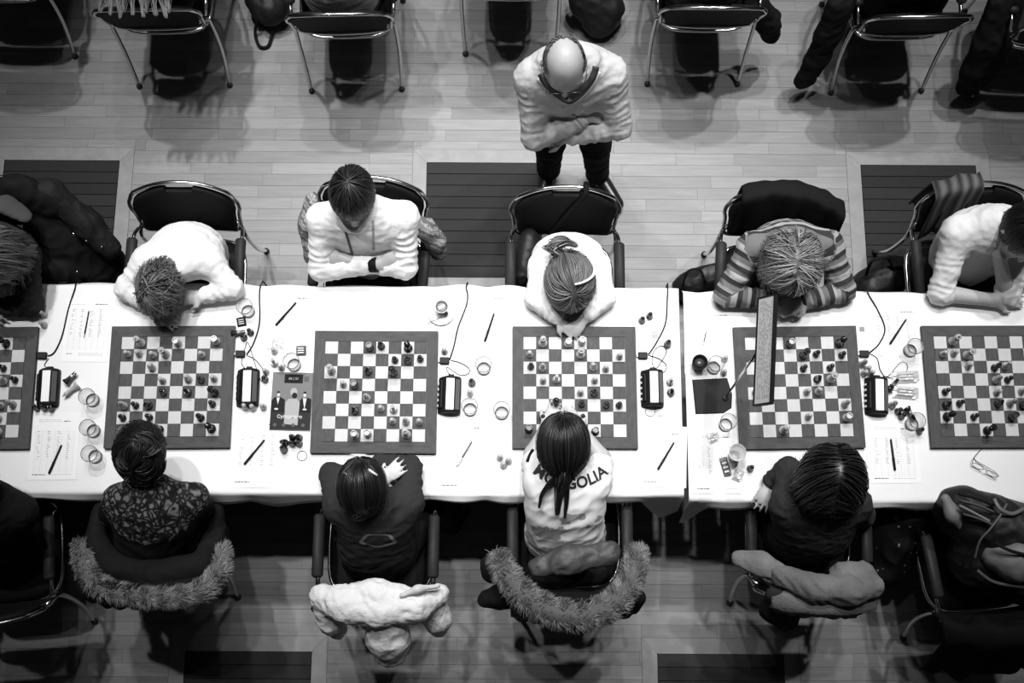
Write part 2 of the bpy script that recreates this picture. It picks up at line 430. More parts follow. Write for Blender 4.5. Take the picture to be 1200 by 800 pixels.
# ------------------------------------------------------------ walls of the hall, beyond the picture
wallm = M('hall_wall', .25, .8, var=(3, .1))
for nm, b_ in (('wall_left', (-7.2, -7.0, -6, 12, -.06, 12)), ('wall_right', (7.0, 7.2, -6, 12, -.06, 12)), ('wall_back', (-7.2, 7.2, 12, 12.2, -.06, 12)), ('wall_front', (-7.2, 7.2, -6.2, -6, -.06, 12))):
    tag(MB().box(*b_).build(nm, wallm), kind='structure')

# ------------------------------------------------------------ text
def text_mesh(txt, size, name='lettering', extrude=.0002, align='CENTER', bold=0.0):
    cu = bpy.data.curves.new(name, 'FONT'); cu.body = txt; cu.size = size; cu.extrude = extrude; cu.align_x = align; cu.align_y = 'CENTER'; cu.offset = bold
    cu.resolution_u = 3
    o = bpy.data.objects.new(name, cu); COL.objects.link(o)
    dg = bpy.context.evaluated_depsgraph_get(); dg.update()
    me = bpy.data.meshes.new_from_object(o.evaluated_get(dg))
    bpy.data.objects.remove(o); bpy.data.curves.remove(cu)
    me.materials.clear(); me.name = name
    return me

# ------------------------------------------------------------ chess boards
ZB = ZT + .024
SQ = .055
BW = ['of the dark sleeved player', 'before the sleeping boy', 'before the boy with folded arms',
      'before the headband girl', 'under the tilted sign panel', 'beside the folded eyeglasses']
def w2(c): return [P(u, v, ZB) for u, v in c]
q5 = w2([(1094.6, 393.4), (1199, 393), (1102.4, 511.6), (1193.4, 511.6)])
q5[1] = q5[0] + (q5[1] - q5[0]) * 8 / 7; q5[3] = q5[2] + (q5[3] - q5[2]) * 8 / 6
t0, b0 = P(30.4, 395.6, ZB), P(21, 512, ZB); d0 = (t0 - b0).normalized(); x0_ = Vector((d0.y, -d0.x, 0))
q0 = [t0 - x0_ * .44, t0, b0 - x0_ * .44, b0]
CORN = [q0, w2([(143.4, 395.4), (259.4, 394.2), (137.4, 511), (256, 510.6)]), w2([(381.6, 400), (499.6, 400), (377.6, 517), (498, 518)]),
        w2([(613, 394.4), (733, 394.4), (613, 512), (734.4, 512.6)]), w2([(873, 395.6), (992, 394), (879, 512.6), (1000.4, 511)]), q5]
light_me = MB().box(-SQ / 2 + .0004, SQ / 2 - .0004, -SQ / 2 + .0004, SQ / 2 - .0004, 0, .004).me('square'); light_me.materials.append(MAT['sq_light'])
dark_me = MB().box(-SQ / 2 + .0004, SQ / 2 - .0004, -SQ / 2 + .0004, SQ / 2 - .0004, 0, .004).me('square'); dark_me.materials.append(MAT['sq_dark'])
W, I = .268, .2215
strip_x = MB().prism([(-W, W), (W, W), (I, I), (-I, I)], .002, .0235).me('frame_strip'); strip_x.materials.append(MAT['frame_wood'])
strip_y = MB().prism([(W, -W), (W, W), (I, I), (I, -I)], .002, .0235).me('frame_strip'); strip_y.materials.append(MAT['frame_wood_x'])
base_me = MB().box(-W + .004, W - .004, -W + .004, W - .004, .0, .0195).me('base'); base_me.materials.append(MAT['wood_dark'])
BOARD = []
for i, q in enumerate(CORN):
    c = sum(q, Vector()) / 4; d = (q[1] - q[0]) + (q[3] - q[2]); a = math.atan2(d.y, d.x)
    e = empty('chessboard', (c.x, c.y, ZT), a)
    tag(e, 'wooden chessboard with dark frame ' + BW[i], 'chessboard', 'chessboards in the row')
    link('base', base_me, None, e)
    for k in range(2):
        link('frame_strip', strip_x, None, e, rot=(0, 0, math.pi * k)); link('frame_strip', strip_y, None, e, rot=(0, 0, math.pi * k))
    for r in range(8):
        for cc in range(8):
            link('square', light_me if (r + cc) % 2 == 0 else dark_me, None, e, ((cc - 3.5) * SQ, (3.5 - r) * SQ, .02))
    BOARD.append((c, a))
def sq_pos(i, r, c, jx=0, jy=0):
    cen, a = BOARD[i]; x, y = (c - 3.5) * SQ + jx, (3.5 - r) * SQ + jy
    return Vector((cen.x + x * math.cos(a) - y * math.sin(a), cen.y + x * math.sin(a) + y * math.cos(a), ZT + .024))

# ------------------------------------------------------------ chess pieces
def foot(rb, zc): return [(rb * .96, 0), (rb, .003), (rb, .007), (rb * .86, .010), (rb * .82, .013), (rb * .62, .018)]
PROF = {
 'pawn': foot(.0155, 0) + [(.0072, .026), (.0062, .032), (.0098, .034), (.0098, .0365), (.006, .0375), (.0088, .041), (.0100, .0455), (.0088, .050), (.005, .0535), (.001, .0545)],
 'rook': foot(.0175, 0) + [(.0098, .028), (.0090, .040), (.0118, .043), (.0132, .046), (.0135, .056), (.0100, .056), (.0098, .051), (.002, .051)],
 'bishop': foot(.0170, 0) + [(.0085, .030), (.0068, .044), (.0118, .047), (.0118, .049), (.0070, .051), (.0098, .057), (.0100, .062), (.0070, .070), (.0032, .0745), (.0042, .077), (.0030, .0795), (.0008, .081)],
 'queen': foot(.0190, 0) + [(.0098, .032), (.0078, .055), (.0130, .058), (.0130, .060), (.0082, .063), (.0105, .072), (.0145, .081), (.0120, .0825), (.0090, .081), (.006, .084), (.0044, .0875), (.0050, .090), (.0010, .093)],
 'king': foot(.0195, 0) + [(.0102, .034), (.0084, .060), (.0135, .063), (.0135, .065), (.0088, .068), (.0120, .081), (.0130, .084), (.0090, .0865), (.004, .0885), (.0036, .090)],
}
PM = {}
for k_, pr in PROF.items():
    b = MB().lathe(pr, 16)
    if k_ == 'king': b.box(-.0022, .0022, -.0016, .0016, .0895, .1015).box(-.0058, .0058, -.0016, .0016, .0935, .0975)
    if k_ == 'rook':
        for k in range(6):
            a = k * math.pi / 3; b.add([(r * math.cos(a + s), r * math.sin(a + s), z) for z in (.0555, .0595) for r, s in ((.0098, -.3), (.0135, -.3), (.0135, .3), (.0098, .3))],
                  [(0, 3, 2, 1), (4, 5, 6, 7), (0, 1, 5, 4), (1, 2, 6, 5), (2, 3, 7, 6), (3, 0, 4, 7)])
    if k_ == 'queen':
        for k in range(8):
            a = k * math.pi / 4; x, y = .0132 * math.cos(a), .0132 * math.sin(a); b.lathe([(.0026, .080), (.0024, .0825), (.0008, .0852)], 6, c=(x, y))
    PM[k_] = b
kn = MB().lathe(foot(.0172, 0) + [(.0125, .021), (.0118, .024)], 16)
prof2 = [(-.012, .022), (-.0125, .034), (-.0095, .047), (-.004, .056), (-.0025, .0635), (.0005, .0575), (.006, .0545), (.0135, .047), (.0165, .0425), (.0145, .0385), (.009, .040), (.0035, .0395), (.006, .034), (.0105, .028), (.0115, .022)]
for t_, q in ((None, None),):
    rings = [[(x * k, y, .022 + (z - .022) * k2) for x, z in prof2] for y, k, k2 in ((-.0072, .82, .95), (-.0055, 1, 1), (.0055, 1, 1), (.0072, .82, .95))]
    kn.loft(rings)
PM['knight'] = kn
PME = {}
for k_, b in PM.items():
    for col in ('pale', 'black'):
        m_ = b.me(k_ + '_piece'); o_ = bpy.data.objects.new('tmp', m_); auto_smooth(o_, 38); bpy.data.objects.remove(o_)
        m_.materials.append(MAT['pale_piece' if col == 'pale' else 'black_piece']); PME[(k_, col)] = m_
HT = {'pawn': .0545, 'rook': .0595, 'bishop': .081, 'queen': .093, 'king': .1015, 'knight': .0635}
prr = random.Random(11)
K = {'p': 'pawn', 'r': 'rook', 'n': 'knight', 'b': 'bishop', 'q': 'queen', 'k': 'king'}
PLN = ['dark sleeved player', 'sleeping boy', 'folded arms boy', 'headband girl', 'striped sweater player', 'white sweater player']
ORD = ['first', 'second', 'third', 'fourth', 'fifth', 'sixth', 'seventh', 'eighth']
SET = {  # upper case = pale, row/col from the far edge
 0: 'q06 k05 p26 N36 p37 B57 P56 P66 K76 R45 p15 P64 n34',
 1: 'K01 R04 R07 P10 P11 P12 Q13 P16 N22 P33 N35 P37 B50 p36 p43 n45 q47 p51 n52 p57 p60 p62 b66 r70 r73 k77',
 2: 'r03 b04 k06 p15 b16 p17 n23 q25 r32 n52 Q20 P31 B43 P54 N55 P65 B66 P67 R72 R73 K76',
 3: 'K01 R03 R04 P10 Q14 P17 B21 N25 P26 P31 N32 P35 P44 p20 b45 q52 p54 p56 p57 p61 p64 r70 k72 r75',
 4: 'r03 k07 q14 p15 p17 p24 p26 n35 Q36 P40 P44 N45 B57 P64 R67 K72',
 5: 'K01 P10 P11 Q12 P22 N25 B34 P44 P46 B55 b24 p35 p40 n50 p51 n54 r56 k60 p62 r65 q73 P47 k17',
}
for i, txt in SET.items():
    for tok in txt.split():
        kd = K[tok[0].lower()]; pale = tok[0].isupper(); r, c = int(tok[1]), int(tok[2])
        pos = sq_pos(i, r, c, prr.uniform(-.005, .005), prr.uniform(-.005, .005))
        o = link(kd, PME[(kd, 'pale' if pale else 'black')], None, None, pos, (0, 0, prr.uniform(0, 6.28) if kd != 'knight' else (1 if pale else -1) * math.pi / 2 + prr.uniform(-.8, .8)))
        cn = 'pale' if pale else 'black'
        tag(o, f"{cn} {kd} on board, {ORD[r]} row from {PLN[i]}, {ORD[7 - c] if i < 5 else ORD[c]} column from clock", 'chess piece', f"{cn} {kd}s, board {BW[i]}")
# captured pieces standing or lying on the cloth
CAP = [('P', 52, 369), ('P', 52, 381), ('p', 44, 478), ('p', 53, 478), ('p', 61, 479), ('B', 85, 458, 1), ('n', 84, 444, 1),
       ('n', 280, 391, 1), ('p', 286, 396), ('p', 294, 390), ('P', 322, 412), ('N', 322, 426), ('P', 330, 431), ('P', 312, 436), ('p', 311, 445), ('P', 288, 477), ('P', 297, 478), ('P', 309, 477),
       ('p', 343, 513), ('p', 351, 513), ('n', 334, 519), ('p', 343, 520), ('p', 351, 520), ('b', 333, 527),
       ('P', 521, 412), ('b', 553, 449), ('P', 551, 461), ('P', 586, 536), ('P', 596, 540), ('P', 590, 545),
       ('p', 752, 376), ('p', 761, 371), ('b', 782, 404), ('N', 785, 448), ('n', 786, 460),
       ('P', 849, 421), ('P', 848, 437), ('p', 879, 549),
       ('B', 1010, 427), ('P', 1016, 433), ('P', 1012, 438), ('P', 1020, 438), ('n', 1045, 452, 1), ('B', 1045, 475), ('p', 1052, 482), ('p', 1056, 488), ('n', 1065, 485, 1), ('p', 1077, 505)]
def cap_where(u, v):
    if u < 70: return 'by the dark sleeved player' if v < 400 else 'at the foot of the black clock'
    if u < 120: return 'beside the water glasses near the sleeping boy'
    if u < 320: return 'by the clock next to the magazine' if v > 430 else 'beside the loose black cable near sleeping boy'
    if u < 500: return 'below the magazine' if v > 508 else 'above the magazine'
    if u < 700: return 'beside pens and glasses of the folded arms game' if v < 500 else 'on cloth between water glasses and MONGOLIA shirt'
    if u < 800: return 'on cloth beside headband girl and clock'
    if u < 900: return 'beside the sign stand base' if v < 500 else 'by the dark haired player hand'
    return 'by the connector box near striped sweater' if v < 445 else 'beside the crumpled packets'
for t in CAP:
    kd = K[t[0].lower()]; pale = t[0].isupper(); cn = 'pale wooden' if pale else 'black wooden'
    pos = P(t[1], t[2], ZT)
    o = link(kd, PME[(kd, 'pale' if pale else 'black')], None, None, pos, (0, 0, prr.uniform(0, 6.28)))
    if len(t) > 3:
        rb = {'knight': .0172, 'bishop': .017, 'pawn': .0155}[kd]
        a = prr.uniform(0, 6.28); o.rotation_euler = (0, math.pi / 2 - .09, a); h = HT[kd] * .45
        o.location = pos + Vector((-math.cos(a) * h, -math.sin(a) * h, rb * .998))
        st = 'toppled'
    else: st = 'captured'
    wh = cap_where(t[1], t[2])
    tag(o, f"{st} {cn} {kd} {wh}", 'chess piece', f"{st} {cn} {kd}s {wh}")

# ------------------------------------------------------------ digital clocks, connector boxes, cables
def make_clock():
    e = empty('chess_clock', (0, 0, 0))
    sec = [(-.049, .004), (-.047, 0), (.047, 0), (.049, .004), (.046, .030), (.030, .046), (.012, .052), (.008, .052), (-.014, .050), (-.020, .046), (-.043, .016)]
    rings = []
    for y, q in ((-.080, .93), (-.077, .985), (-.070, 1.0), (0, 1.02), (.070, 1.0), (.077, .985), (.080, .93)): rings.append([(x * q, y, z * q + .0) for x, z in sec])
    auto_smooth(MB().loft(rings).build('body', MAT['black_plastic'], e), 40)
    MB().add([(-.013, -.068, .0508), (.021, -.068, .0515), (.021, .068, .0515), (-.013, .068, .0508), (-.013, -.068, .0535), (.021, -.068, .0540), (.021, .068, .0540), (-.013, .068, .0535)],
             [(0, 3, 2, 1), (4, 5, 6, 7), (0, 1, 5, 4), (1, 2, 6, 5), (2, 3, 7, 6), (3, 0, 4, 7)]).build('display', MAT['lcd'], e)
    MB().add([(.026, -.066, .0470), (.043, -.066, .0345), (.043, .066, .0345), (.026, .066, .0470), (.027, -.066, .0495), (.044, -.066, .037), (.044, .066, .037), (.027, .066, .0495)],
             [(0, 3, 2, 1), (4, 5, 6, 7), (0, 1, 5, 4), (1, 2, 6, 5), (2, 3, 7, 6), (3, 0, 4, 7)]).build('rear_panel', MAT['grey_plastic'], e)
    bt = MB().box(-.006, .006, -.0045, .0045, 0, .005, .001).me('button'); bt.materials.append(MAT['white_plastic'])
    for k in range(5): link('button', bt, None, e, (-.0455, (k - 2) * .024, .018), (0, -.95, 0))
    MB().box(-.012, .012, -.06, .06, .0, .008, .003).build('rocker', MAT['black_plastic'], e, loc=(-.034, 0, .031), rot=(0, -.95, 0))
    MB().box(-.013, .013, -.008, .008, 0, .014, .002).build('plug', MAT['black_plastic'], e, loc=(.004, .086, .004))
    return e
ck0 = make_clock(); ckn = ['beside the dark sleeved player', 'beside the magazine', 'next to the folded arms game', 'by the MONGOLIA shirt game', 'beside the crumpled packets']
for i, (u, v, a) in enumerate(((57.5, 455, .03), (291, 455, .02), (527, 464, -.02), (764, 456, 0), (1026, 465, -.05))):
    o = ck0 if i == 0 else copy_tree(ck0)
    o.location = P(u, v, ZT); o.rotation_euler = (0, 0, a); tag(o, 'black digital chess clock with white display ' + ckn[i], 'chess clock', 'digital chess clocks')
CB = [((50, 417), [(56, 417), (64, 412), (73, 392), (80, 362), (88, 337), (90, 330)], 'from table edge to the dark sleeved player clock'),
      ((282, 415), [(289, 415), (297, 402), (304, 378), (304, 345), (306, 335), (314, 331)], 'passing the glass near the sleeping boy'),
      ((521, 423), [(527, 421), (532, 405), (537, 383), (547, 356), (547, 340), (540, 336), (528, 334)], 'curling past the coffee cup'),
      ((753, 417), [(760, 415), (770, 400), (780, 378), (782, 350), (783, 333)], 'running beside the headband girl'),
      ((1012, 415), [(1019, 413), (1030, 403), (1037, 385), (1028, 362), (1018, 345), (1016, 337)], 'running beside striped sweater')]
LOOPS = [[(57, 420), (52, 428), (60, 433), (58, 437)], [(289, 416), (300, 422), (311, 438), (307, 447), (300, 430), (291, 402), (287, 408), (283, 425), (289, 433)],
         [(528, 422), (540, 425), (550, 432), (548, 438), (538, 439), (524, 430), (525, 436), (529, 440)], [(760, 416), (772, 420), (781, 428), (777, 436), (765, 428), (766, 412), (775, 405), (781, 412), (772, 428), (767, 433)],
         [(1019, 414), (1028, 420), (1032, 434), (1040, 441), (1055, 425), (1063, 427), (1061, 437), (1047, 443), (1038, 441), (1030, 443)]]
for i, ((u, v), pts, lab) in enumerate(CB):
    c = P(u, v, ZT)
    e = empty('connector_box', c); tag(e, 'small black connector box of board cable ' + lab, 'connector', 'black connector boxes')
    auto_smooth(MB().box(-.021, .021, -.015, .015, 0, .016, .003).build('housing', MAT['black_plastic'], e))
    MB().box(-.027, -.021, -.006, .006, .003, .011).build('plug', MAT['white_plastic'], e)
    b = MB(); ed = spline([P(x, y, ZT + .0045) for x, y in pts], 6)
    last = ed[-1]
    path = [p for p in ed if p.y < YT - .002] ; path += [Vector((path[-1].x, YT + .006, ZT + .003)), Vector((path[-1].x + .004, YT + .036, ZT - .03)), Vector((path[-1].x + .008, YT + .042, ZT - .2)), Vector((path[-1].x, YT + .03, .25)), Vector((path[-1].x - .03, YT + .02, .004))]
    b.tube(path, .0032, 6); o = b.build('cable', MAT['cable'], smooth=True)
    tag(o, 'thick black cable ' + lab, 'cable', 'black board cables')
    o = MB().tube(spline([P(x, y, ZT + .0035 + .002 * math.sin(j)) for j, (x, y) in enumerate(LOOPS[i])], 6), .0016, 5).build('cord', MAT['cable'], smooth=True)
    tag(o, 'thin cord beside the cable ' + lab, 'cord', 'thin clock cords')

# ------------------------------------------------------------ score sheets and pens
def quad_frame(q, z):
    w = [P(u, v, z) for u, v in q]; c = sum(w, Vector()) / 4
    dx = ((w[1] - w[0]) + (w[2] - w[3])) / 2; dy = ((w[0] - w[3]) + (w[1] - w[2])) / 2
    return c, math.atan2(dx.y, dx.x), dx.length, dy.length
SHEETS = [([(78, 350), (130, 351), (126, 424), (73, 424)], 0, 'by the sleeping boy with slim pen on it'), ([(38, 484), (93, 483), (91, 562), (34, 562)], 1, 'below the black clock of the dark sleeved player'),
          ([(312, 342), (368, 344), (365, 420), (308, 418)], 0, 'above the magazine'), ([(276, 486), (334, 487), (331, 572), (270, 571)], 1, 'below the clock beside the magazine'),
          ([(543, 343), (600, 343), (598, 421), (541, 420)], 0, 'beside the coffee cup'), ([(516, 490), (576, 491), (574, 576), (513, 575)], 1, 'with pen, near the MONGOLIA shirt board'),
          ([(752, 498), (805, 500), (804, 572), (749, 569)], 1, 'beside the MONGOLIA shirt sleeve'), ([(803, 362), (858, 364), (856, 438), (801, 438)], 0, 'with pale pencil beside the sign stand'),
          ([(810, 502), (866, 503), (868, 578), (812, 579)], 1, 'under the plastic cup and wrappers'), ([(1019, 359), (1073, 361), (1080, 426), (1024, 426)], 0, 'beside striped sweater sleeve'), ([(1017, 493), (1075, 493), (1078, 566), (1019, 566)], 1, 'beside the dark haired player')]
srr = random.Random(5); PMESH = {}
def prints(kind, seed):
    """flat print of one score sheet: heading bars, table columns, handwriting ticks"""
    b1, b2 = MB(), MB(); rr = random.Random(seed); s_ = 1 if kind == 0 else 1
    hw, hh = .098, .138; z0, z1 = .0004, .0006
    def bar(m, x0, x1, y0, y1): m.box(x0, x1, y0, y1, z0, z1)
    def wordline(m, x0, x1, y, h):
        x = x0
        while x < x1:
            l = rr.uniform(.006, .016); bar(m, x, min(x + l, x1), y, y + h); x += l + .003
    if kind == 0:
        wordline(b1, .03, .088, .122, .004); wordline(b2, -.085, -.02, .122, .002)
        wordline(b1, -.085, -.06, -.112, .003); wordline(b2, -.03, .085, -.118, .0022); wordline(b2, -.03, .085, -.110, .0022)
        ys = (-.09, .105)
    else:
        wordline(b1, -.088, -.03, -.128, .0042); wordline(b2, -.01, .085, -.127, .0022)
        wordline(b1, .035, .062, .108, .0042); wordline(b2, -.075, .02, .116, .002); wordline(b2, -.075, .03, .108, .002)
        ys = (-.115, .07)
    n = 6
    for k in range(n + 1):
        x = -.085 + .17 * k / n; bar(b2, x - .0003, x + .0003, ys[0], ys[1])
    r_ = int((ys[1] - ys[0]) / .0085)
    for k in range(r_ + 1):
        y = ys[0] + k * .0085; bar(b2, -.085, .085, y - .0002, y + .0002)
    b3 = MB()
    for k in range(int(r_ * .75)):
        for c in range(4):
            if rr.random() < .8:
                x = -.08 + c * .0435 + rr.uniform(0, .006); y = ys[1] - .0065 - k * .0085
                bar(b3, x, x + rr.uniform(.006, .014), y, y + .0022)
    return b1, b2, b3
for i, (q, kd, lab) in enumerate(SHEETS):
    c, a, w, h = quad_frame(q, ZT)
    e = empty('score_sheet', (c.x, c.y, ZT + .0012), a); tag(e, 'printed white score sheet ' + lab, 'paper', 'paper score sheets')
    sx, sy = w / .21, h / .297; e.scale = (sx, sy, 1)
    MB().box(-.105, .105, -.1485, .1485, 0, .0004).build('sheet', MAT['paper'], e)
    b1, b2, b3 = prints(kd, i)
    tag(b1.build('heading', MAT['ink'], e), kind='stuff'); tag(b2.build('grid_lines', MAT['ink_faint'], e), kind='stuff'); tag(b3.build('handwriting', MAT['ink_mid'], e), kind='stuff')
PENS = [((104, 364), (98, 396), 0, 'slim dark pen on the score sheet by the sleeping boy'), ((72, 521), (57, 555), 1, 'thick black pen on sheet below the dark sleeved player clock'), ((347, 354), (323, 381), 1, 'black pen with clip lying above the magazine'),
        ((310, 515), (286, 544), 1, 'black pen on score sheet left of the magazine pieces'), ((579, 367), (568, 400), 1, 'black pen on score sheet beside the coffee cup'), ((553, 517), (535, 547), 2, 'grey pen on score sheet near the MONGOLIA shirt board'),
        ((790, 518), (771, 550), 1, 'black pen on score sheet beside the MONGOLIA shirt sleeve'), ((831, 373), (824, 405), 3, 'thin pale pencil on score sheet above the sign stand'), ((1062, 374), (1043, 403), 1, 'black pen between striped sweater and water glass'), ((1044, 514), (1049, 551), 1, 'black pen on score sheet beside the dark haired player')]
for (a, b_, st, lab) in PENS:
    za = ZT + .0072; A, B = P(*a, za), P(*b_, za); d = B - A; L_ = d.length; e = empty('pen', (A + B) / 2, math.atan2(d.y, d.x)); tag(e, lab, 'pencil' if st == 3 else 'pen', 'pens on the tables')
    rad = {0: .0035, 1: .0052, 2: .0045, 3: .003}[st]; e.location.z = ZT + .0018 + rad
    mt = {0: MAT['black_plastic'], 1: MAT['black_plastic'], 2: MAT['grey_plastic'], 3: MAT['steel']}[st]
    h = L_ / 2
    MB().tube([(-h, 0, 0), (-h + .003, 0, 0), (-.01, 0, 0), (h - .022, 0, 0)], [rad * .35, rad * .75, rad * .85, rad * .9], 8).build('barrel', mt, e, smooth=True)
    MB().tube([(h - .055, 0, 0), (h - .053, 0, 0), (h - .003, 0, 0), (h, 0, 0)] if st == 1 else [(h - .022, 0, 0), (h - .012, 0, 0), (h - .002, 0, 0), (h, 0, 0)], [rad, rad * 1.08, rad, rad * .6] if st == 1 else [rad * .9, rad * .6, rad * .25, .0004], 8).build('cap' if st == 1 else 'tip', mt if st != 0 else MAT['steel'], e, smooth=True)
    if st in (1, 2): MB().box(h - .045, h - .006, -.0012, .0012, rad, rad + .0022).build('clip', MAT['steel'] if st == 2 else mt, e)

# ------------------------------------------------------------ glasses, cups
def make_glass(r0, r1, h, water=.35):
    e = empty('glass_tumbler', (0, 0, 0)); t = .0016; n = 24
    pr = [(r0 - .004, 0), (r0, .003), (r0 + (r1 - r0) * .5, h * .5), (r1, h), (r1 - t * .5, h + .0008), (r1 - t, h), (r0 + (r1 - r0) * .5 - t, h * .5), (r0 - t, .010), (r0 - .006, .007), (.001, .007)]
    MB().lathe(pr, n).build('tumbler', MAT['glass'], e, smooth=True)
    MB().tube([(r1 * .985 * math.cos(2 * math.pi * k / n), r1 * .985 * math.sin(2 * math.pi * k / n), h) for k in range(n)], .0015, 5, closed=True).build('rim', MAT['rimglass'], e, smooth=True)
    MB().tube([((r0 - .002) * math.cos(2 * math.pi * k / n), (r0 - .002) * math.sin(2 * math.pi * k / n), .004) for k in range(n)], .0026, 5, closed=True).build('base_ring', MAT['rimglass'], e, smooth=True)
    return e
MAT['rimglass'] = M('glass_edge', .07, .12, spec=.8)
gl0 = make_glass(.029, .035, .088); first = [True]
GL = [(291, 365, 'below the sleeping boy sleeve'), (109, 469, 'topmost of three in a file near black lace'), (110, 505, 'middle of three in a file near black lace'), (112, 535, 'nearest black lace of three in a file'), (345, 428, 'at the top of the magazine'),
      (567, 432, 'below the score sheet beside the coffee cup'), (551, 480, 'touching the clock of the folded arms game'), (588, 484, 'beside the MONGOLIA shirt board frame'), (836, 431, 'beside the dark cup'), (850, 498, 'below the sign stand base'), (1066, 411, 'beside pen near striped sweater'), (1068, 497, 'beside the crumpled packets')]
for (u, v, lab) in GL:
    o = gl0 if first[0] else copy_tree(gl0); first[0] = False
    o.location = P(u, v, ZT + .0016); tag(o, 'clear water glass ' + lab, 'glass', 'water glasses')
e = empty('plastic_cup', P(860, 534, ZT + .0018)); tag(e, 'white translucent plastic cup standing on score sheet', 'cup')
MAT['cupw'] = M('white_cup', .6, .35)
MB().lathe([(.024, 0), (.025, .003), (.0345, .088), (.037, .09), (.037, .0925), (.0335, .091), (.0235, .006), (.001, .005)], 24).build('cup_wall', MAT['cupw'], e, smooth=True)
MB().tube([(.0365 * math.cos(2 * math.pi * k / 24), .0365 * math.sin(2 * math.pi * k / 24), .0915) for k in range(24)], .0014, 6, closed=True).build('rim', MAT['cupw'], e, smooth=True)
e = empty('dark_cup', P(818, 428, ZT)); tag(e, 'black cup with dark drink beside the sign stand', 'cup')
MB().lathe([(.024, 0), (.028, .003), (.033, .05), (.034, .066), (.031, .066), (.029, .045), (.001, .044)], 24).build('cup_wall', MAT['black_plastic'], e, smooth=True)
MB().lathe([(.0285, .0445), (.001, .0455)], 24).build('drink', MAT['coffee'], e, smooth=True)
e = empty('coffee_cup', P(518, 362, ZT + .013)); tag(e, 'small white coffee cup with sugar stick on the saucer', 'cup')
MB().lathe([(.016, 0), (.018, .002), (.028, .03), (.031, .05), (.029, .05), (.026, .03), (.015, .005), (.001, .004)], 24).build('bowl', MAT['porcelain'], e, smooth=True)
MB().lathe([(.0262, .031), (.001, .032)], 20).build('coffee', M('milky_coffee', .3, .25), e, smooth=True)
MB().tube(spline([(-.026, .012, .042), (-.042, .02, .040), (-.042, .02, .022), (-.024, .011, .018)], 5), .0035, 6).build('handle', MAT['porcelain'], e, smooth=True)
MB().box(-.014, .014, -.006, .006, .032, .037).build('sugar_stick', MAT['paper'], e, rot=(0, 0, .5))
e = MB().lathe([(.03, 0), (.033, .003), (.058, .010), (.061, .0125), (.058, .0125), (.034, .0062), (.024, .0062), (.022, .0125), (.001, .0125)], 28).build('saucer', MAT['porcelain'], smooth=True, loc=P(517, 366, ZT)); tag(e, 'round white saucer under the coffee cup', 'saucer')
e = empty('teaspoon', P(514, 372, ZT + .016), .52); tag(e, 'steel teaspoon resting on the white saucer', 'spoon')
MB().tube([(-.055, 0, -.006), (-.02, 0, .001), (.025, 0, 0)], [.0024, .0018, .0018], 6).build('handle', MAT['steel'], e, smooth=True)
MB().lathe([(.010, .001), (.0105, .0025), (.007, .0005), (.001, -.0015)], 12, c=(.036, 0)).build('bowl', M('brown_spoon_bowl', .12, .3, .7), e, smooth=True)

# ------------------------------------------------------------ magazine
c, a, w, h = quad_frame([(319, 436), (367, 437), (364, 505), (317, 504)], ZT)
e = empty('magazine', (c.x, c.y, ZT + .0012), a); tag(e, 'glossy magazine with three figures on its cover and big white title', 'magazine')
w /= 2; h /= 2
MB().box(-w, w, -h, h, 0, .004).build('pages', MAT['paper'], e)
MB().box(-w, w, -h, h, .004, .0045).build('cover', M('magazine_cover', .17, .6, spec=.15), e)
def flat(name, polys, mt, z, par=None):
    b = MB()
    for p_ in polys: b.prism(p_, z, z + .0002)
    return b.build(name, mt, par or e)
def ell(cx, cy, rx, ry, n=16): return [(cx + rx * math.cos(2 * math.pi * k / n), cy + ry * math.sin(2 * math.pi * k / n)) for k in range(n)]
def rect(x0, x1, y0, y1): return [(x0, y0), (x1, y0), (x1, y1), (x0, y1)]
fx = lambda x: (x - 280) / 430 * 2 * w * 1.0     # zoom coordinates of the cover print
fy = lambda y: (405 - y) / 600 * 2 * h
def rz(x0, x1, y0, y1): return rect(fx(x0), fx(x1), fy(y1), fy(y0))
dk = M('print_black', .012, .6, spec=.1); wt = M('print_white', .6, .6, spec=.1); gy = M('print_grey', .10, .6, spec=.1)
flat('dark_band', [rz(68, 494, 500, 700), ], M('print_dark', .025, .6, spec=.1), .0046)
flat('title_bar', [rz(192, 388, 125, 218)], dk, .0046)
flat('barcode', [rz(402, 452, 145, 200)], gy, .0046)
flat('suited_figure', [[(fx(70), fy(520)), (fx(215), fy(520)), (fx(210), fy(390)), (fx(165), fy(365)), (fx(100), fy(365)), (fx(70), fy(400))]], dk, .0048)
flat('suited_figure', [[(fx(370), fy(520)), (fx(492), fy(520)), (fx(490), fy(380)), (fx(450), fy(365)), (fx(390), fy(370)), (fx(368), fy(400))]], dk, .0048)
for q_ in (140, 418): flat('suited_figure_face', [ell(fx(q_), fy(339), .006, .008)], wt, .0050)
for q_ in (137, 418): flat('suited_figure_hair', [ell(fx(q_), fy(314), .0068, .005)], dk, .0052)
flat('suited_figure_shirt', [[(fx(120), fy(370)), (fx(155), fy(370)), (fx(138), fy(440))]], wt, .0052); flat('suited_figure_shirt', [[(fx(400), fy(372)), (fx(440), fy(372)), (fx(422), fy(490))]], wt, .0052)
for q_ in (125, 425): flat('suited_figure_hands', [ell(fx(q_), fy(487), .009, .004)], wt, .0052)
pp_ = M('print_pale', .36, .6, spec=.1)
flat('pale_figure', [[(fx(215), fy(640)), (fx(360), fy(650)), (fx(370), fy(420)), (fx(340), fy(380)), (fx(250), fy(380)), (fx(218), fy(420))]], pp_, .0054); flat('pale_figure_helmet', [ell(fx(300), fy(310), .015, .019)], pp_, .00545)
flat('dark_visor', [ell(fx(310), fy(345), .0115, .0125)], dk, .0056)
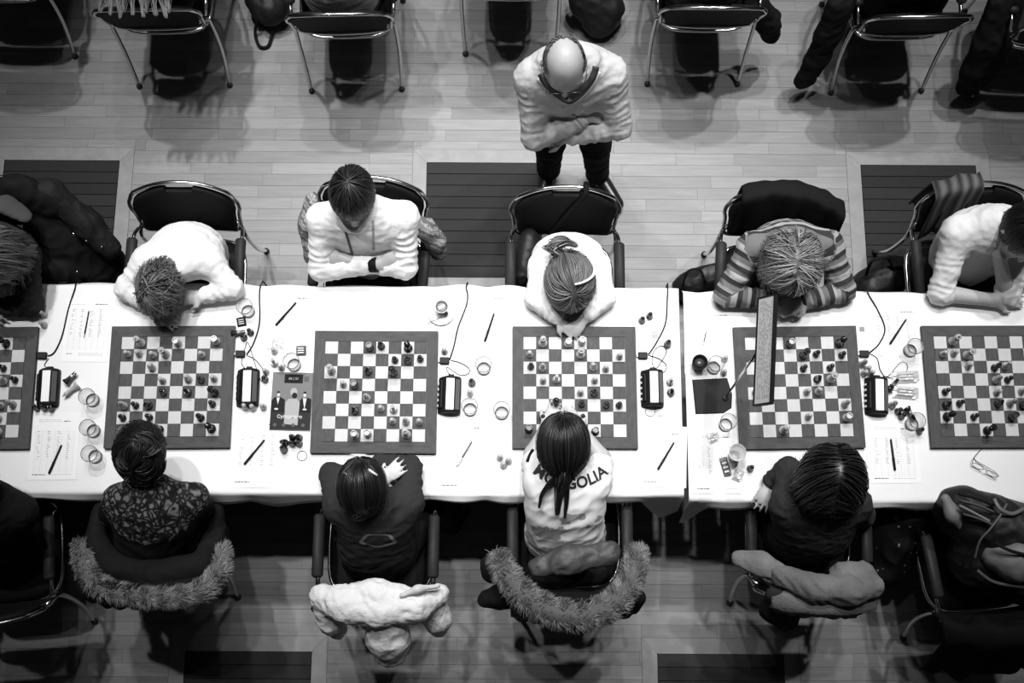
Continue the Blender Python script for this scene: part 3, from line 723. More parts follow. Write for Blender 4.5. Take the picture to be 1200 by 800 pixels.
for j in range(4): flat('emblem', [ell(fx((120, 215, 315, 418)[j]), fy(650), .008, .008, 10)], gy, .0056)
link('title', text_mesh('Суперярно', .020, 'title', bold=.0004), wt, e, (fx(272), fy(565), .0060))
link('title_number', text_mesh('66 | 51', .0155, 'title_number'), wt, e, (fx(290), fy(170), .0050))

# ------------------------------------------------------------ sign on its stand
base = [(811, 445), (852, 443), (858, 462), (857, 478), (848, 484), (815, 485)]
bw_ = [P(u, v, ZT) for u, v in base]; c = sum(bw_, Vector()) / 6
rod0 = P(850, 466, ZT + .008); zs = 1.30
A_, D_ = P(890, 357.6, zs), P(884.7, 481, zs); B_, C_ = P(908.5, 338.5, zs + .07), P(905, 465.5, zs + .07)
e = empty('sign_stand', (c.x, c.y, ZT)); tag(e, 'tall sign stand with black base plate, thin rod and grey text panel', 'sign')
b = MB(); poly = [(p.x - c.x, p.y - c.y) for p in bw_]
b.loft([[(x * q, y * q, z) for x, y in poly] for z, q in ((0, 1), (.004, 1), (.007, .96))]); b.build('base_plate', M('satin_black', .010, .55, spec=.12), e)
org = Vector((c.x, c.y, ZT))
mid = (A_ + D_) / 2; ax = (A_ - D_).normalized(); hgt = (((B_ + C_) / 2 - mid)); hgt -= ax * hgt.dot(ax); hh_ = hgt.length; up = hgt.normalized(); nrm = up.cross(ax).normalized()
LL = ((A_ - D_).length + (B_ - C_).length) / 2
if nrm.x > 0: nrm = -nrm
mid = mid + ax * (((B_ + C_) / 2 - mid).dot(ax) / 2)
top_rod = mid - nrm * .0 + up * .0
MB().tube([rod0 - org, (rod0 - org) * .5 + (top_rod - org) * .5, top_rod - org], .005, 8).build('rod', MAT['steel'], e, smooth=True)
MB().lathe([(.014, 0), (.014, .004), (.007, .012)], 12, c=(rod0.x - c.x, rod0.y - c.y)).build('socket', MAT['metal'], e, smooth=True, loc=(0, 0, .006))
def panel_pt(s, t, n): return mid - org + ax * s + up * t + nrm * n
def pbox(name, s0, s1, t0, t1, n0, n1, mt):
    v = [panel_pt(s, t, n) for n in (n0, n1) for s, t in ((s0, t0), (s1, t0), (s1, t1), (s0, t1))]
    return MB().add(v, [(0, 3, 2, 1), (4, 5, 6, 7), (0, 1, 5, 4), (1, 2, 6, 5), (2, 3, 7, 6), (3, 0, 4, 7)]).build(name, mt, e)
pbox('panel', -LL / 2, LL / 2, 0, hh_, -.006, .006, M('sign_panel', .44, .6))
for s0, s1, t0, t1 in ((-LL / 2 - .004, LL / 2 + .004, -.005, .002), (-LL / 2 - .004, LL / 2 + .004, hh_ - .002, hh_ + .005), (-LL / 2 - .005, -LL / 2 + .002, 0, hh_), (LL / 2 - .002, LL / 2 + .005, 0, hh_)):
    pbox('edge_strip', s0, s1, t0, t1, -.009, .009, MAT['black_plastic'])
b = MB(); rr = random.Random(9)
for k in range(9):
    t = .012 + k * (hh_ - .02) / 9; s = -LL / 2 + .02
    while s < LL / 2 - .03:
        l = rr.uniform(.008, .022)
        if rr.random() < .82:
            v = [panel_pt(a_, t_, n) for n in (.0061, .0064) for a_, t_ in ((s, t), (s + l, t), (s + l, t + .0045), (s, t + .0045))]
            b.add(v, [(0, 3, 2, 1), (4, 5, 6, 7), (0, 1, 5, 4), (1, 2, 6, 5), (2, 3, 7, 6), (3, 0, 4, 7)])
        s += l + .006
b.build('small_print', M('sign_print', .27, .6), e)

# ------------------------------------------------------------ small things on the cloth
def ring(u, v, r, lab, mt, t=.0015):
    o = MB().tube([(r * math.cos(2 * math.pi * k / 24), r * math.sin(2 * math.pi * k / 24), t) for k in range(24)], t, 6, closed=True).build('ring', mt, smooth=True, loc=P(u, v, ZT + .0003)); tag(o, lab, 'ring')
ring(354, 534, .021, 'thin grey ring lying below the magazine', MAT['grey_plastic'])
ring(762, 482, .021, 'thin grey ring below the clock by MONGOLIA board', MAT['grey_plastic'])
o = MB().lathe([(.018, 0), (.0185, .002), (.017, .004), (.001, .0045)], 20).build('bottle_lid', MAT['white_plastic'], smooth=True, loc=P(774, 483, ZT)); tag(o, 'flat white lid beside the thin ring', 'lid')
def packet(name, u, v, w, h, t, a, lab, cat, mt, print_mat=None):
    e = empty(name, P(u, v, ZT + .0016), a); tag(e, lab, cat)
    b = MB(); n = 8; rr = random.Random(int(u)); V = []
    for j in range(n + 1):
        for i in range(n + 1):
            x, y = (i / n - .5) * w, (j / n - .5) * h
            edge = 1 - max(abs(i / n - .5), abs(j / n - .5)) * 2
            V.append((x * rr.uniform(.97, 1.03), y * rr.uniform(.97, 1.03), .0008 + t * min(1, edge * 2) * rr.uniform(.6, 1.1)))
    V += [(x, y, 0) for x, y, z in V]; N_ = (n + 1) ** 2; F = []
    for j in range(n):
        for i in range(n):
            a0 = j * (n + 1) + i; F.append((a0, a0 + 1, a0 + n + 2, a0 + n + 1)); F.append((a0 + N_, a0 + n + 1 + N_, a0 + n + 2 + N_, a0 + 1 + N_))
    bd = [i for i in range(n)] + [i * (n + 1) + n for i in range(n)] + [n * (n + 1) + i for i in range(n, 0, -1)] + [i * (n + 1) for i in range(n, 0, -1)]
    for k in range(len(bd)): F.append((bd[k], bd[k - 1], bd[k - 1] + N_, bd[k] + N_))
    b.add(V, F).build('wrapper', mt, e)
    if print_mat:
        for k in range(3): MB().box(-w * .3, w * .3, h * (-.28 + .22 * k), h * (-.2 + .22 * k), t * 1.1, t * 1.1 + .0004).build('printed_band', print_mat, e)
    return e
foil = M('foil_wrapper', .72, .3, .35, bump=(90, .5, .003))
packet('sweet_wrapper', 283, 377, .040, .042, .006, .2, 'black and white sweet wrapper beside the sleeping boy glass', 'wrapper', MAT['black_plastic'], MAT['paper'])
packet('tea_packet', 327, 402, .062, .05, .006, -.1, 'clear crinkled wrapper above the magazine', 'wrapper', foil)
packet('matchbox', 353, 411, .044, .046, .012, .05, 'small grey checked box beside glass above magazine', 'box', MAT['grey_plastic'], MAT['white_plastic'])
packet('sugar_packet', 767, 391, .036, .036, .004, 0, 'small square pale sachet beside the headband girl cable', 'sachet', M('pale_sachet', .55, .5), MAT['ink_mid'])
packet('crumpled_packet', 1060, 442, .125, .056, .014, .05, 'crumpled shiny packet above another one like it', 'packet', foil, MAT['ink_faint'])
packet('crumpled_packet', 1060, 460, .12, .058, .012, -.1, 'crumpled shiny packet below another, beside clock', 'packet', foil, MAT['ink_mid'])
packet('sweet_wrapper', 836, 513, .052, .045, .006, .3, 'torn pale sweet wrapper on sheet below sign stand', 'wrapper', foil, MAT['ink_mid'])
packet('pill_strip', 850, 547, .034, .085, .006, .25, 'dark blister strip beside the plastic cup', 'blister pack', MAT['grey_plastic'], MAT['white_plastic'])
packet('foil_ball', 865, 557, .042, .055, .014, -.4, 'twisted foil beside the dark blister strip', 'foil', foil)
e = empty('card', P(1010, 386, ZT + .0005)); tag(e, 'white card with grey square beside striped sweater board', 'card')
MB().box(-.022, .022, -.055, .055, 0, .001).build('card_sheet', MAT['paper'], e); MB().box(-.011, .011, -.010, .012, .001, .0013).build('printed_square', MAT['ink_mid'], e)
# eyeglasses
e = empty('eyeglasses', P(1151, 553, ZT), -.52); tag(e, 'folded thin framed eyeglasses lying on the cloth', 'eyeglasses')
fm = M('thin_frame', .10, .3, .6)
for s_ in (-1, 1):
    lp = [(s_ * .033 + .025 * math.cos(2 * math.pi * k / 20), .006 + .004 * math.sin(2 * math.pi * k / 20), .021 + .018 * math.sin(2 * math.pi * k / 20)) for k in range(20)]
    MB().tube(lp, .0014, 5, closed=True).build('rim', fm, e, smooth=True)
    b = MB(); b.add(lp + [(s_ * .033, .005, .021)], [(k, (k + 1) % 20, 20) for k in range(20)]).build('lens', MAT['glass'], e)
    MB().tube(spline([(s_ * .058, .006, .026), (s_ * .06, .014, .024), (s_ * .03, .022 + .003 * s_, .012), (-s_ * .04, .026 + .003 * s_, .006), (-s_ * .055, .034 + .003 * s_, .003)] if s_ > 0 else
         [(s_ * .058, .006, .026), (s_ * .062, .03, .022), (s_ * .052, .07, .010), (s_ * .045, .085, .003)], 5), .0015, 5).build('temple', fm, e, smooth=True)
MB().tube(spline([(-.009, .006, .026), (0, .007, .03), (.009, .006, .026)], 4), .0014, 5).build('bridge', fm, e, smooth=True)

# ------------------------------------------------------------ signed-distance modelling of soft things
V3 = lambda v: np.array([v[0], v[1], v[2]], dtype=np.float64)
class Soft:
    def __init__(s, res=.009): s.res = res; s.pr = []
    def cone(s, a, b, ra, rb, k=.03, side=None, flat=1.0):
        """tapered capsule; side = wide direction, flat = thickness / width across it"""
        s.pr.append(('c', V3(a), V3(b), ra, rb, k, None if side is None else V3(side), flat)); return s
    def ell(s, c, axes, rad, k=.03):
        s.pr.append(('e', V3(c), [V3(a) for a in axes], rad, None, k, None, 1)); return s
    def cut(s, c, r, k=.01):
        s.pr.append(('x', V3(c), V3(c), r, r, k, None, 1)); return s
    def field(s):
        lo = np.full(3, 1e9); hi = -lo
        for p in s.pr:
            if p[0] == 'x': continue
            r = max(p[3], p[4]) if p[0] == 'c' else max(p[3])
            pts = [p[1], p[2]] if p[0] == 'c' else [p[1]]
            for q in pts: lo = np.minimum(lo, q - r); hi = np.maximum(hi, q + r)
        lo -= 4 * s.res; hi += 4 * s.res
        n = np.ceil((hi - lo) / s.res).astype(int) + 1
        F = np.full(n, .5)
        ax = [lo[i] + np.arange(n[i]) * s.res for i in range(3)]
        for p in s.pr:
            t, a, b, ra, rb, k, side, fl = p
            r = max(ra, rb) if t in 'cx' else max(ra)
            m = r + k + 2.5 * s.res
            pts = [a] if t == 'e' else [a, b]
            i0 = np.maximum(np.floor((np.min(pts, axis=0) - m - lo) / s.res).astype(int), 0)
            i1 = np.minimum(np.ceil((np.max(pts, axis=0) + m - lo) / s.res).astype(int) + 1, n)
            if np.any(i1 <= i0): continue
            sl = tuple(slice(i0[j], i1[j]) for j in range(3))
            X = np.stack(np.meshgrid(*[ax[j][sl[j]] for j in range(3)], indexing='ij'), -1)
            if t == 'e':
                q = X - a; L = np.stack([q @ v for v in b], -1); R_ = np.array(ra)
                k0 = np.linalg.norm(L / R_, axis=-1); k1 = np.linalg.norm(L / R_ ** 2, axis=-1) + 1e-9
                d = k0 * (k0 - 1) / k1
            else:
                q = X - a; ba = b - a
                sc = 1.0
                if side is not None:
                    L2 = np.linalg.norm(ba); tt = ba / max(L2, 1e-9); sd = side - tt * (side @ tt); sd /= np.linalg.norm(sd); f = np.cross(tt, sd)
                    q = q + np.multiply.outer((q @ f) * (1 / fl - 1), f); sc = (fl + 1) / 2
                h = np.clip((q @ ba) / max(ba @ ba, 1e-12), 0, 1)
                d = (np.linalg.norm(q - np.multiply.outer(h, ba), axis=-1) - (ra + (rb - ra) * h)) * sc
            G = F[sl]
            if t == 'x':
                F[sl] = np.maximum(G, -d)
            else:
                hh = np.maximum(k - np.abs(G - d), 0) / k
                F[sl] = np.minimum(G, d) - hh * hh * k * .25
        return F, lo
    def verts_faces(s):
        F, lo = s.field(); n = F.shape; ins = F < 0
        c8 = [(i, j, k) for i in (0, 1) for j in (0, 1) for k in (0, 1)]
        cnt = np.zeros(tuple(x - 1 for x in n), np.int8)
        sh = lambda A, o: A[o[0]:n[0] - 1 + o[0], o[1]:n[1] - 1 + o[1], o[2]:n[2] - 1 + o[2]]
        for o in c8: cnt += sh(ins, o)
        act = (cnt > 0) & (cnt < 8); idx = np.argwhere(act)
        vid = np.full(act.shape, -1, np.int64); vid[act] = np.arange(len(idx))
        acc = np.zeros((len(idx), 3)); num = np.zeros(len(idx))
        val = {o: F[idx[:, 0] + o[0], idx[:, 1] + o[1], idx[:, 2] + o[2]] for o in c8}
        for o in c8:
            for a in range(3):
                if o[a]: continue
                o2 = list(o); o2[a] = 1; o2 = tuple(o2)
                A, B = val[o], val[o2]; m = (A < 0) != (B < 0)
                t = np.where(m, A / np.where(m, A - B, 1), 0)
                pos = np.tile(np.array(o, float), (len(idx), 1)); pos[:, a] += t
                acc[m] += pos[m]; num[m] += 1
        vs = lo + (idx + acc / num[:, None]) * s.res
        faces = []
        for a in range(3):
            b, c = (a + 1) % 3, (a + 2) % 3
            s0 = [slice(None)] * 3; s1 = [slice(None)] * 3; s0[a] = slice(0, -1); s1[a] = slice(1, None)
            A, B = ins[tuple(s0)], ins[tuple(s1)]
            e = np.argwhere(A != B)
            e = e[(e[:, b] > 0) & (e[:, c] > 0) & (e[:, b] < n[b] - 1) & (e[:, c] < n[c] - 1)]
            fl = A[e[:, 0], e[:, 1], e[:, 2]]
            def cell(db, dc):
                q = e.copy(); q[:, b] -= db; q[:, c] -= dc; return vid[q[:, 0], q[:, 1], q[:, 2]]
            Q = np.stack([cell(1, 1), cell(0, 1), cell(0, 0), cell(1, 0)], 1)
            Q[~fl] = Q[~fl][:, ::-1]; faces.append(Q)
        return vs, np.concatenate(faces)
    def me(s, name, loc=(0, 0, 0), fold=None, attr=None, smooth_it=1):
        vs, fs = s.verts_faces()
        for _ in range(smooth_it):      # one light relaxation
            acc = np.zeros_like(vs); num = np.zeros(len(vs))
            for i in range(4):
                a, b = fs[:, i], fs[:, (i + 1) % 4]
                np.add.at(acc, a, vs[b]); np.add.at(num, a, 1)
            vs = vs * .5 + .5 * acc / np.maximum(num, 1)[:, None]
        at = attr(vs) if attr is not None else None
        if fold is not None:
            p = vs; e1 = p[fs[:, 2]] - p[fs[:, 0]]; e2 = p[fs[:, 3]] - p[fs[:, 1]]; fn = np.cross(e1, e2)
            nr = np.zeros_like(vs)
            for i in range(4): np.add.at(nr, fs[:, i], fn)
            nr /= np.linalg.norm(nr, axis=1)[:, None] + 1e-12
            vs = vs + nr * fold(vs)[:, None]
        m = bpy.data.meshes.new(name); vl = (vs - V3(loc)).astype(np.float32)
        m.vertices.add(len(vl)); m.vertices.foreach_set('co', vl.ravel())
        m.loops.add(fs.size); m.loops.foreach_set('vertex_index', fs.ravel().astype(np.int32))
        m.polygons.add(len(fs)); m.polygons.foreach_set('loop_start', np.arange(0, fs.size, 4, dtype=np.int32))
        try: m.polygons.foreach_set('loop_total', np.full(len(fs), 4, np.int32))
        except Exception: pass
        m.polygons.foreach_set('use_smooth', np.ones(len(fs), bool))
        m.update(calc_edges=True); m.validate()
        if at is not None and len(m.vertices) == len(at):
            A = m.attributes.new('along', 'FLOAT', 'POINT'); A.data.foreach_set('value', at.astype(np.float32))
        return m
def wob(p, f, seed):
    r = np.random.default_rng(seed); out = 0
    for i in range(5):
        d = r.normal(size=3); d /= np.linalg.norm(d); ph = r.uniform(0, 6.28, 2); d2 = r.normal(size=3)
        out = out + np.sin(f * (1 + .35 * i) * (p @ d) + ph[0] + 1.3 * np.sin(f * .45 * (p @ d2) + ph[1]))
    return out / 5
def folds(amp=.006, f=38, seed=1):
    """soft cloth creases: ridged wobble"""
    return lambda p: amp * (1 - 2.2 * np.abs(wob(p, f, seed))) + amp * .2 * wob(p, f * .4, seed + 9)

# ------------------------------------------------------------ hair: a cap and many tapered locks
def hair_mat(name, lo, hi, rough=.42):
    return attr_mat(name, 'shade', [(0, lo), (1, hi)], rough, .45, interp='LINEAR')
def build_hair(name, parent, org, c, up, fc, sc, mat, n=1100, length=(.05, .08), pull=(0, 0, 0), grip=0.0, lift=.25, gather=None, tails=(), pole_back=.45, rad=.0030,
               line=(60, 96, 122), seed=0, zmin=None, region=None, part=None, jitter=.5, cap=True, swell=1.04, curl=0.0, cling=1.0, avoid=(), layer=.06, segs=9, pole_side=0.0):
    rr = np.random.default_rng(seed + 100); c, up, fc = V3(c), V3(up), V3(fc)
    up /= np.linalg.norm(up); fc -= up * (fc @ up); fc /= np.linalg.norm(fc); sd = np.cross(fc, up)
    Rd = np.array([.077, .095, .103]) * sc * swell; cc = c + up * .012 * sc - fc * .010 * sc
    Bm = np.stack([sd, fc, up])                     # rows: local axes in world
    W_ = lambda l: cc + l @ Bm
    def hl(az):
        a_ = np.abs((az + np.pi) % (2 * np.pi) - np.pi)
        return np.radians(np.where(a_ < 1.57, line[0] + (line[1] - line[0]) * a_ / 1.57, line[1] + (line[2] - line[1]) * (a_ - 1.57) / 1.57))
    VV, FF, SH = [], [], []; base = 0
    if cap:
        nt_, na = 10, 28; az = np.arange(na) * 2 * np.pi / na; g = []
        for i in range(nt_ + 1):
            th = np.maximum(.02, hl(az) * i / nt_)
            g.append(W_(Rd * .985 * np.stack([np.sin(th) * np.sin(az), np.sin(th) * np.cos(az), np.cos(th)], 1)))
        VV.append(np.concatenate(g)); SH.append(np.full((nt_ + 1) * na, .22))
        for i in range(nt_):
            k = np.arange(na); k2 = (k + 1) % na
            FF.append(np.stack([i * na + k, i * na + k2, (i + 1) * na + k2, (i + 1) * na + k], 1))
        base = (nt_ + 1) * na
    def ribbons(path, r0, shade, nrm):
        nonlocal base
        N_, m, _ = path.shape
        t = np.gradient(path, axis=1); t /= np.linalg.norm(t, axis=2, keepdims=True) + 1e-9
        b_ = np.cross(t, nrm); b_ /= np.linalg.norm(b_, axis=2, keepdims=True) + 1e-9; nn = np.cross(b_, t)
        u_ = np.linspace(0, 1, m); prof = np.minimum(1, .5 + u_ * 3) * np.where(u_ < .5, 1, 1 - .72 * (u_ - .5) / .5)
        R_ = (r0[:, None] * prof[None])[..., None]
        ring = np.stack([path + b_ * R_, path + nn * R_ * .6, path - b_ * R_, path - nn * R_ * .6], 2)   # N,m,4,3
        VV.append(ring.reshape(-1, 3)); SH.append(np.repeat(shade, m * 4))
        i0 = base + (np.arange(N_)[:, None, None] * m + np.arange(m - 1)[None, :, None]) * 4; k = np.arange(4)[None, None]; k2 = (k + 1) % 4
        FF.append(np.stack([i0 + k, i0 + k2, i0 + 4 + k2, i0 + 4 + k], -1).reshape(-1, 4)); base += N_ * m * 4
    d = rr.normal(size=(n * 14, 3)); d /= np.linalg.norm(d, axis=1)[:, None]
    az = np.arctan2(d[:, 0], d[:, 1]); th = np.arccos(np.clip(d[:, 2], -1, 1)); ok = th < hl(az)
    if region is not None: ok &= np.array([region(x, y) for x, y in zip(az, th)])
    d = d[ok][:n]; N_ = len(d)
    shell = 1.0 + layer * rr.uniform(0, 1, (N_, 1)); p = d * Rd * shell
    pole = np.array([math.sin(pole_side), -math.sin(pole_back), math.cos(pole_back)])
    away = d - pole
    if part is not None: away = np.stack([np.where(d[:, 0] > part * 8, 1.0, -1.0), d[:, 1] * .9 + .15, np.full(N_, -.3)], 1)
    v = away - d * np.sum(away * d, 1, keepdims=True); v /= np.linalg.norm(v, axis=1, keepdims=True) + 1e-9
    pl = Bm @ np.array(pull, float); ga = None if gather is None else Bm @ (V3(gather) - cc)
    clump = np.stack([np.sin(d @ np.array([13., 7, 5]) + 1) + np.sin(d @ np.array([-5., 17, 9])), np.sin(d @ np.array([6., -11, 13])), np.sin(d @ np.array([9., 9, -14]) + 2)], 1)
    v = v + (rr.normal(size=(N_, 3)) * .16 + clump * .22) * jitter
    L_ = rr.uniform(length[0], length[1], (N_, 1)); ds = L_ / segs; paths = [W_(p)]; nrms = []; cs = rr.uniform(0, 6.28, N_)
    for i in range(segs):
        nd = p / Rd ** 2; nd /= np.linalg.norm(nd, axis=1, keepdims=True)
        step = ds
        if ga is not None:
            g = ga - p; dist = np.linalg.norm(g, axis=1, keepdims=True); v = v + g / (dist + 1e-6) * grip * (1 + i * .35); step = np.minimum(ds, dist * .9)
        else: v = v + pl * grip
        vn = np.sum(v * nd, 1, keepdims=True)
        v = v - nd * (vn if i < segs * cling else np.minimum(vn, 0))
        if lift and ga is None: v = v + nd * lift * (i / segs) ** 2
        if curl: v = v + np.stack([np.sin(cs + i * 1.1), np.cos(cs + i * 1.1), np.sin(cs * 2 + i * .9)], 1) * curl
        v = v / (np.linalg.norm(v, axis=1, keepdims=True) + 1e-9)
        p = p + v * step
        q = np.linalg.norm(p / Rd, axis=1, keepdims=True); p = np.where(q < shell, p / q * shell, p)
        w = W_(p)
        for (ac, ar) in avoid:
            dv = w - V3(ac); dl = np.linalg.norm(dv, axis=1, keepdims=True); w = np.where(dl < ar, V3(ac) + dv / dl * ar, w)
        if zmin is not None: w[:, 2] = np.maximum(w[:, 2], zmin + .004 * rr.uniform(0, 1, N_))
        p = (w - cc) @ Bm.T
        paths.append(w); nrms.append(nd @ Bm)
    nrms.append(nrms[-1])
    base_sh = .5 + .16 * clump[:, 0] + .1 * clump[:, 1]
    ribbons(np.stack(paths, 1), rad * rr.uniform(.7, 1.3, N_), np.clip(base_sh + rr.normal(0, .16, N_), .02, .98), np.stack(nrms, 1))
    for (pts, nn, wid) in tails:
        sp = np.array([list(q) for q in spline(pts, 5)]); m = len(sp); nn *= 3
        o1 = rr.normal(size=(nn, 1, 3)) * wid; t = np.linspace(0, 1, m)[None, :, None]
        pa = sp[None] + o1 * (.5 + .6 * np.sin(np.pi * np.minimum(1, t * 1.2))) * (1 - .6 * t * t) + np.sin(np.array([9., 7, 8]) * t + o1 * 900) * .004 * t
        ribbons(pa, rad * rr.uniform(.8, 1.3, nn), np.clip(rr.normal(.45, .22, nn), .02, .98), np.tile(np.array([0, 0, 1.]), (nn, m, 1)))
    vs = np.concatenate(VV) - V3(org); fs = np.concatenate(FF)
    me = bpy.data.meshes.new(name)
    me.vertices.add(len(vs)); me.vertices.foreach_set('co', vs.astype(np.float32).ravel())
    me.loops.add(fs.size); me.loops.foreach_set('vertex_index', fs.ravel().astype(np.int32))
    me.polygons.add(len(fs)); me.polygons.foreach_set('loop_start', np.arange(0, fs.size, 4, dtype=np.int32))
    me.polygons.foreach_set('use_smooth', np.ones(len(fs), bool)); me.update(calc_edges=True)
    A = me.attributes.new('shade', 'FLOAT', 'POINT'); A.data.foreach_set('value', np.concatenate(SH).astype(np.float32))
    return link(name, me, mat, parent)

# ------------------------------------------------------------ people
def hand_prims(S, w, d, n, thumb, sc, curl=.25, spread=.10):
    """palm and five fingers from wrist w along d, back of hand towards n, thumb on side thumb (+1/-1)"""
    d = Vector(d).normalized(); n = Vector(n); n = (n - d * n.dot(d)).normalized(); s_ = d.cross(n).normalized() * thumb
    w = Vector(w)
    S.cone(w - d * .01, w + d * .07 * sc, .024 * sc, .036 * sc, .02, side=s_, flat=.42)
    for j, L_ in enumerate((.068, .078, .073, .058)):
        o = (1.5 - j) * .0185 * sc
        b0 = w + d * .072 * sc + s_ * o; dd = (d + s_ * (1.5 - j) * spread - n * curl * .4).normalized(); m1 = b0 + dd * L_ * .52 * sc
        d2 = (dd - n * curl * 1.3).normalized(); m2 = m1 + d2 * L_ * .48 * sc
        S.cone(b0 - d * .015, m1, .0092 * sc, .0082 * sc, .006); S.cone(m1, m2, .0082 * sc, .0066 * sc, .004)
    t0 = w + d * .02 * sc + s_ * .02 * sc; t1 = t0 + (d * .6 + s_ * .8).normalized() * .038 * sc; t2 = t1 + (d * .9 + s_ * .25 - n * .2).normalized() * .03 * sc
    S.cone(t0, t1, .0125 * sc, .0105 * sc, .012); S.cone(t1, t2, .0105 * sc, .0078 * sc, .004)

def head_prims(S, c, up, fc, sc):
    up = Vector(up).normalized(); fc = Vector(fc); fc = (fc - up * fc.dot(up)).normalized(); sd = fc.cross(up); c = Vector(c)
    S.ell(c + up * .012 * sc - fc * .010 * sc, (sd, fc, up), (.074 * sc, .092 * sc, .099 * sc), .02)
    S.cone(c + fc * .042 * sc - up * .005 * sc, c + fc * .050 * sc - up * .080 * sc, .056 * sc, .034 * sc, .035)
    S.cone(c + fc * .088 * sc + up * .006 * sc, c + fc * .108 * sc - up * .034 * sc, .008 * sc, .013 * sc, .014)      # nose
    S.cone(c + fc * .079 * sc - up * .062 * sc + sd * .016 * sc, c + fc * .079 * sc - up * .062 * sc - sd * .016 * sc, .008 * sc, .008 * sc, .008)  # lips
    for q in (-1, 1):
        S.cone(c + fc * .080 * sc + up * .022 * sc + sd * q * .014 * sc, c + fc * .070 * sc + up * .020 * sc + sd * q * .042 * sc, .010 * sc, .010 * sc, .014)  # brow
        S.ell(c + sd * q * .078 * sc - fc * .012 * sc - up * .012 * sc, ((sd * .8 - fc * .6 * q * q).normalized(), (fc * .8 + sd * .6).normalized(), up), (.008 * sc, .017 * sc, .030 * sc), .008)

def limb_attr(j, sc=1.0):
    """distance along torso / arms, for stripes that run round the limb"""
    segs = [(j['pel'], j['che'], 0.0, 0), (j['che'], j['nk'], .0, 1)]
    def f(p):
        best = np.full(len(p), 1e9); val = np.zeros(len(p)); off = {}
        L = [(j['pel'], j['nk'], 0.0, 1.6)]
        for q in ('L', 'R'):
            L += [(j['sh' + q], j['el' + q], .5, .8), (j['el' + q], j['wr' + q], .5 + (j['el' + q] - j['sh' + q]).length, .75)]
        for a, b, o, wgt in L:
            a, b = V3(a), V3(b); ba = b - a; h = ((p - a) @ ba) / (ba @ ba); hc = np.clip(h, 0, 1)
            d = np.linalg.norm(p - a - hc[:, None] * ba, axis=1) / (.15 if wgt > 1 else .055)
            m = d < best; best[m] = d[m]; val[m] = o + h[m] * np.linalg.norm(ba)
        return val + 2.0
    return f

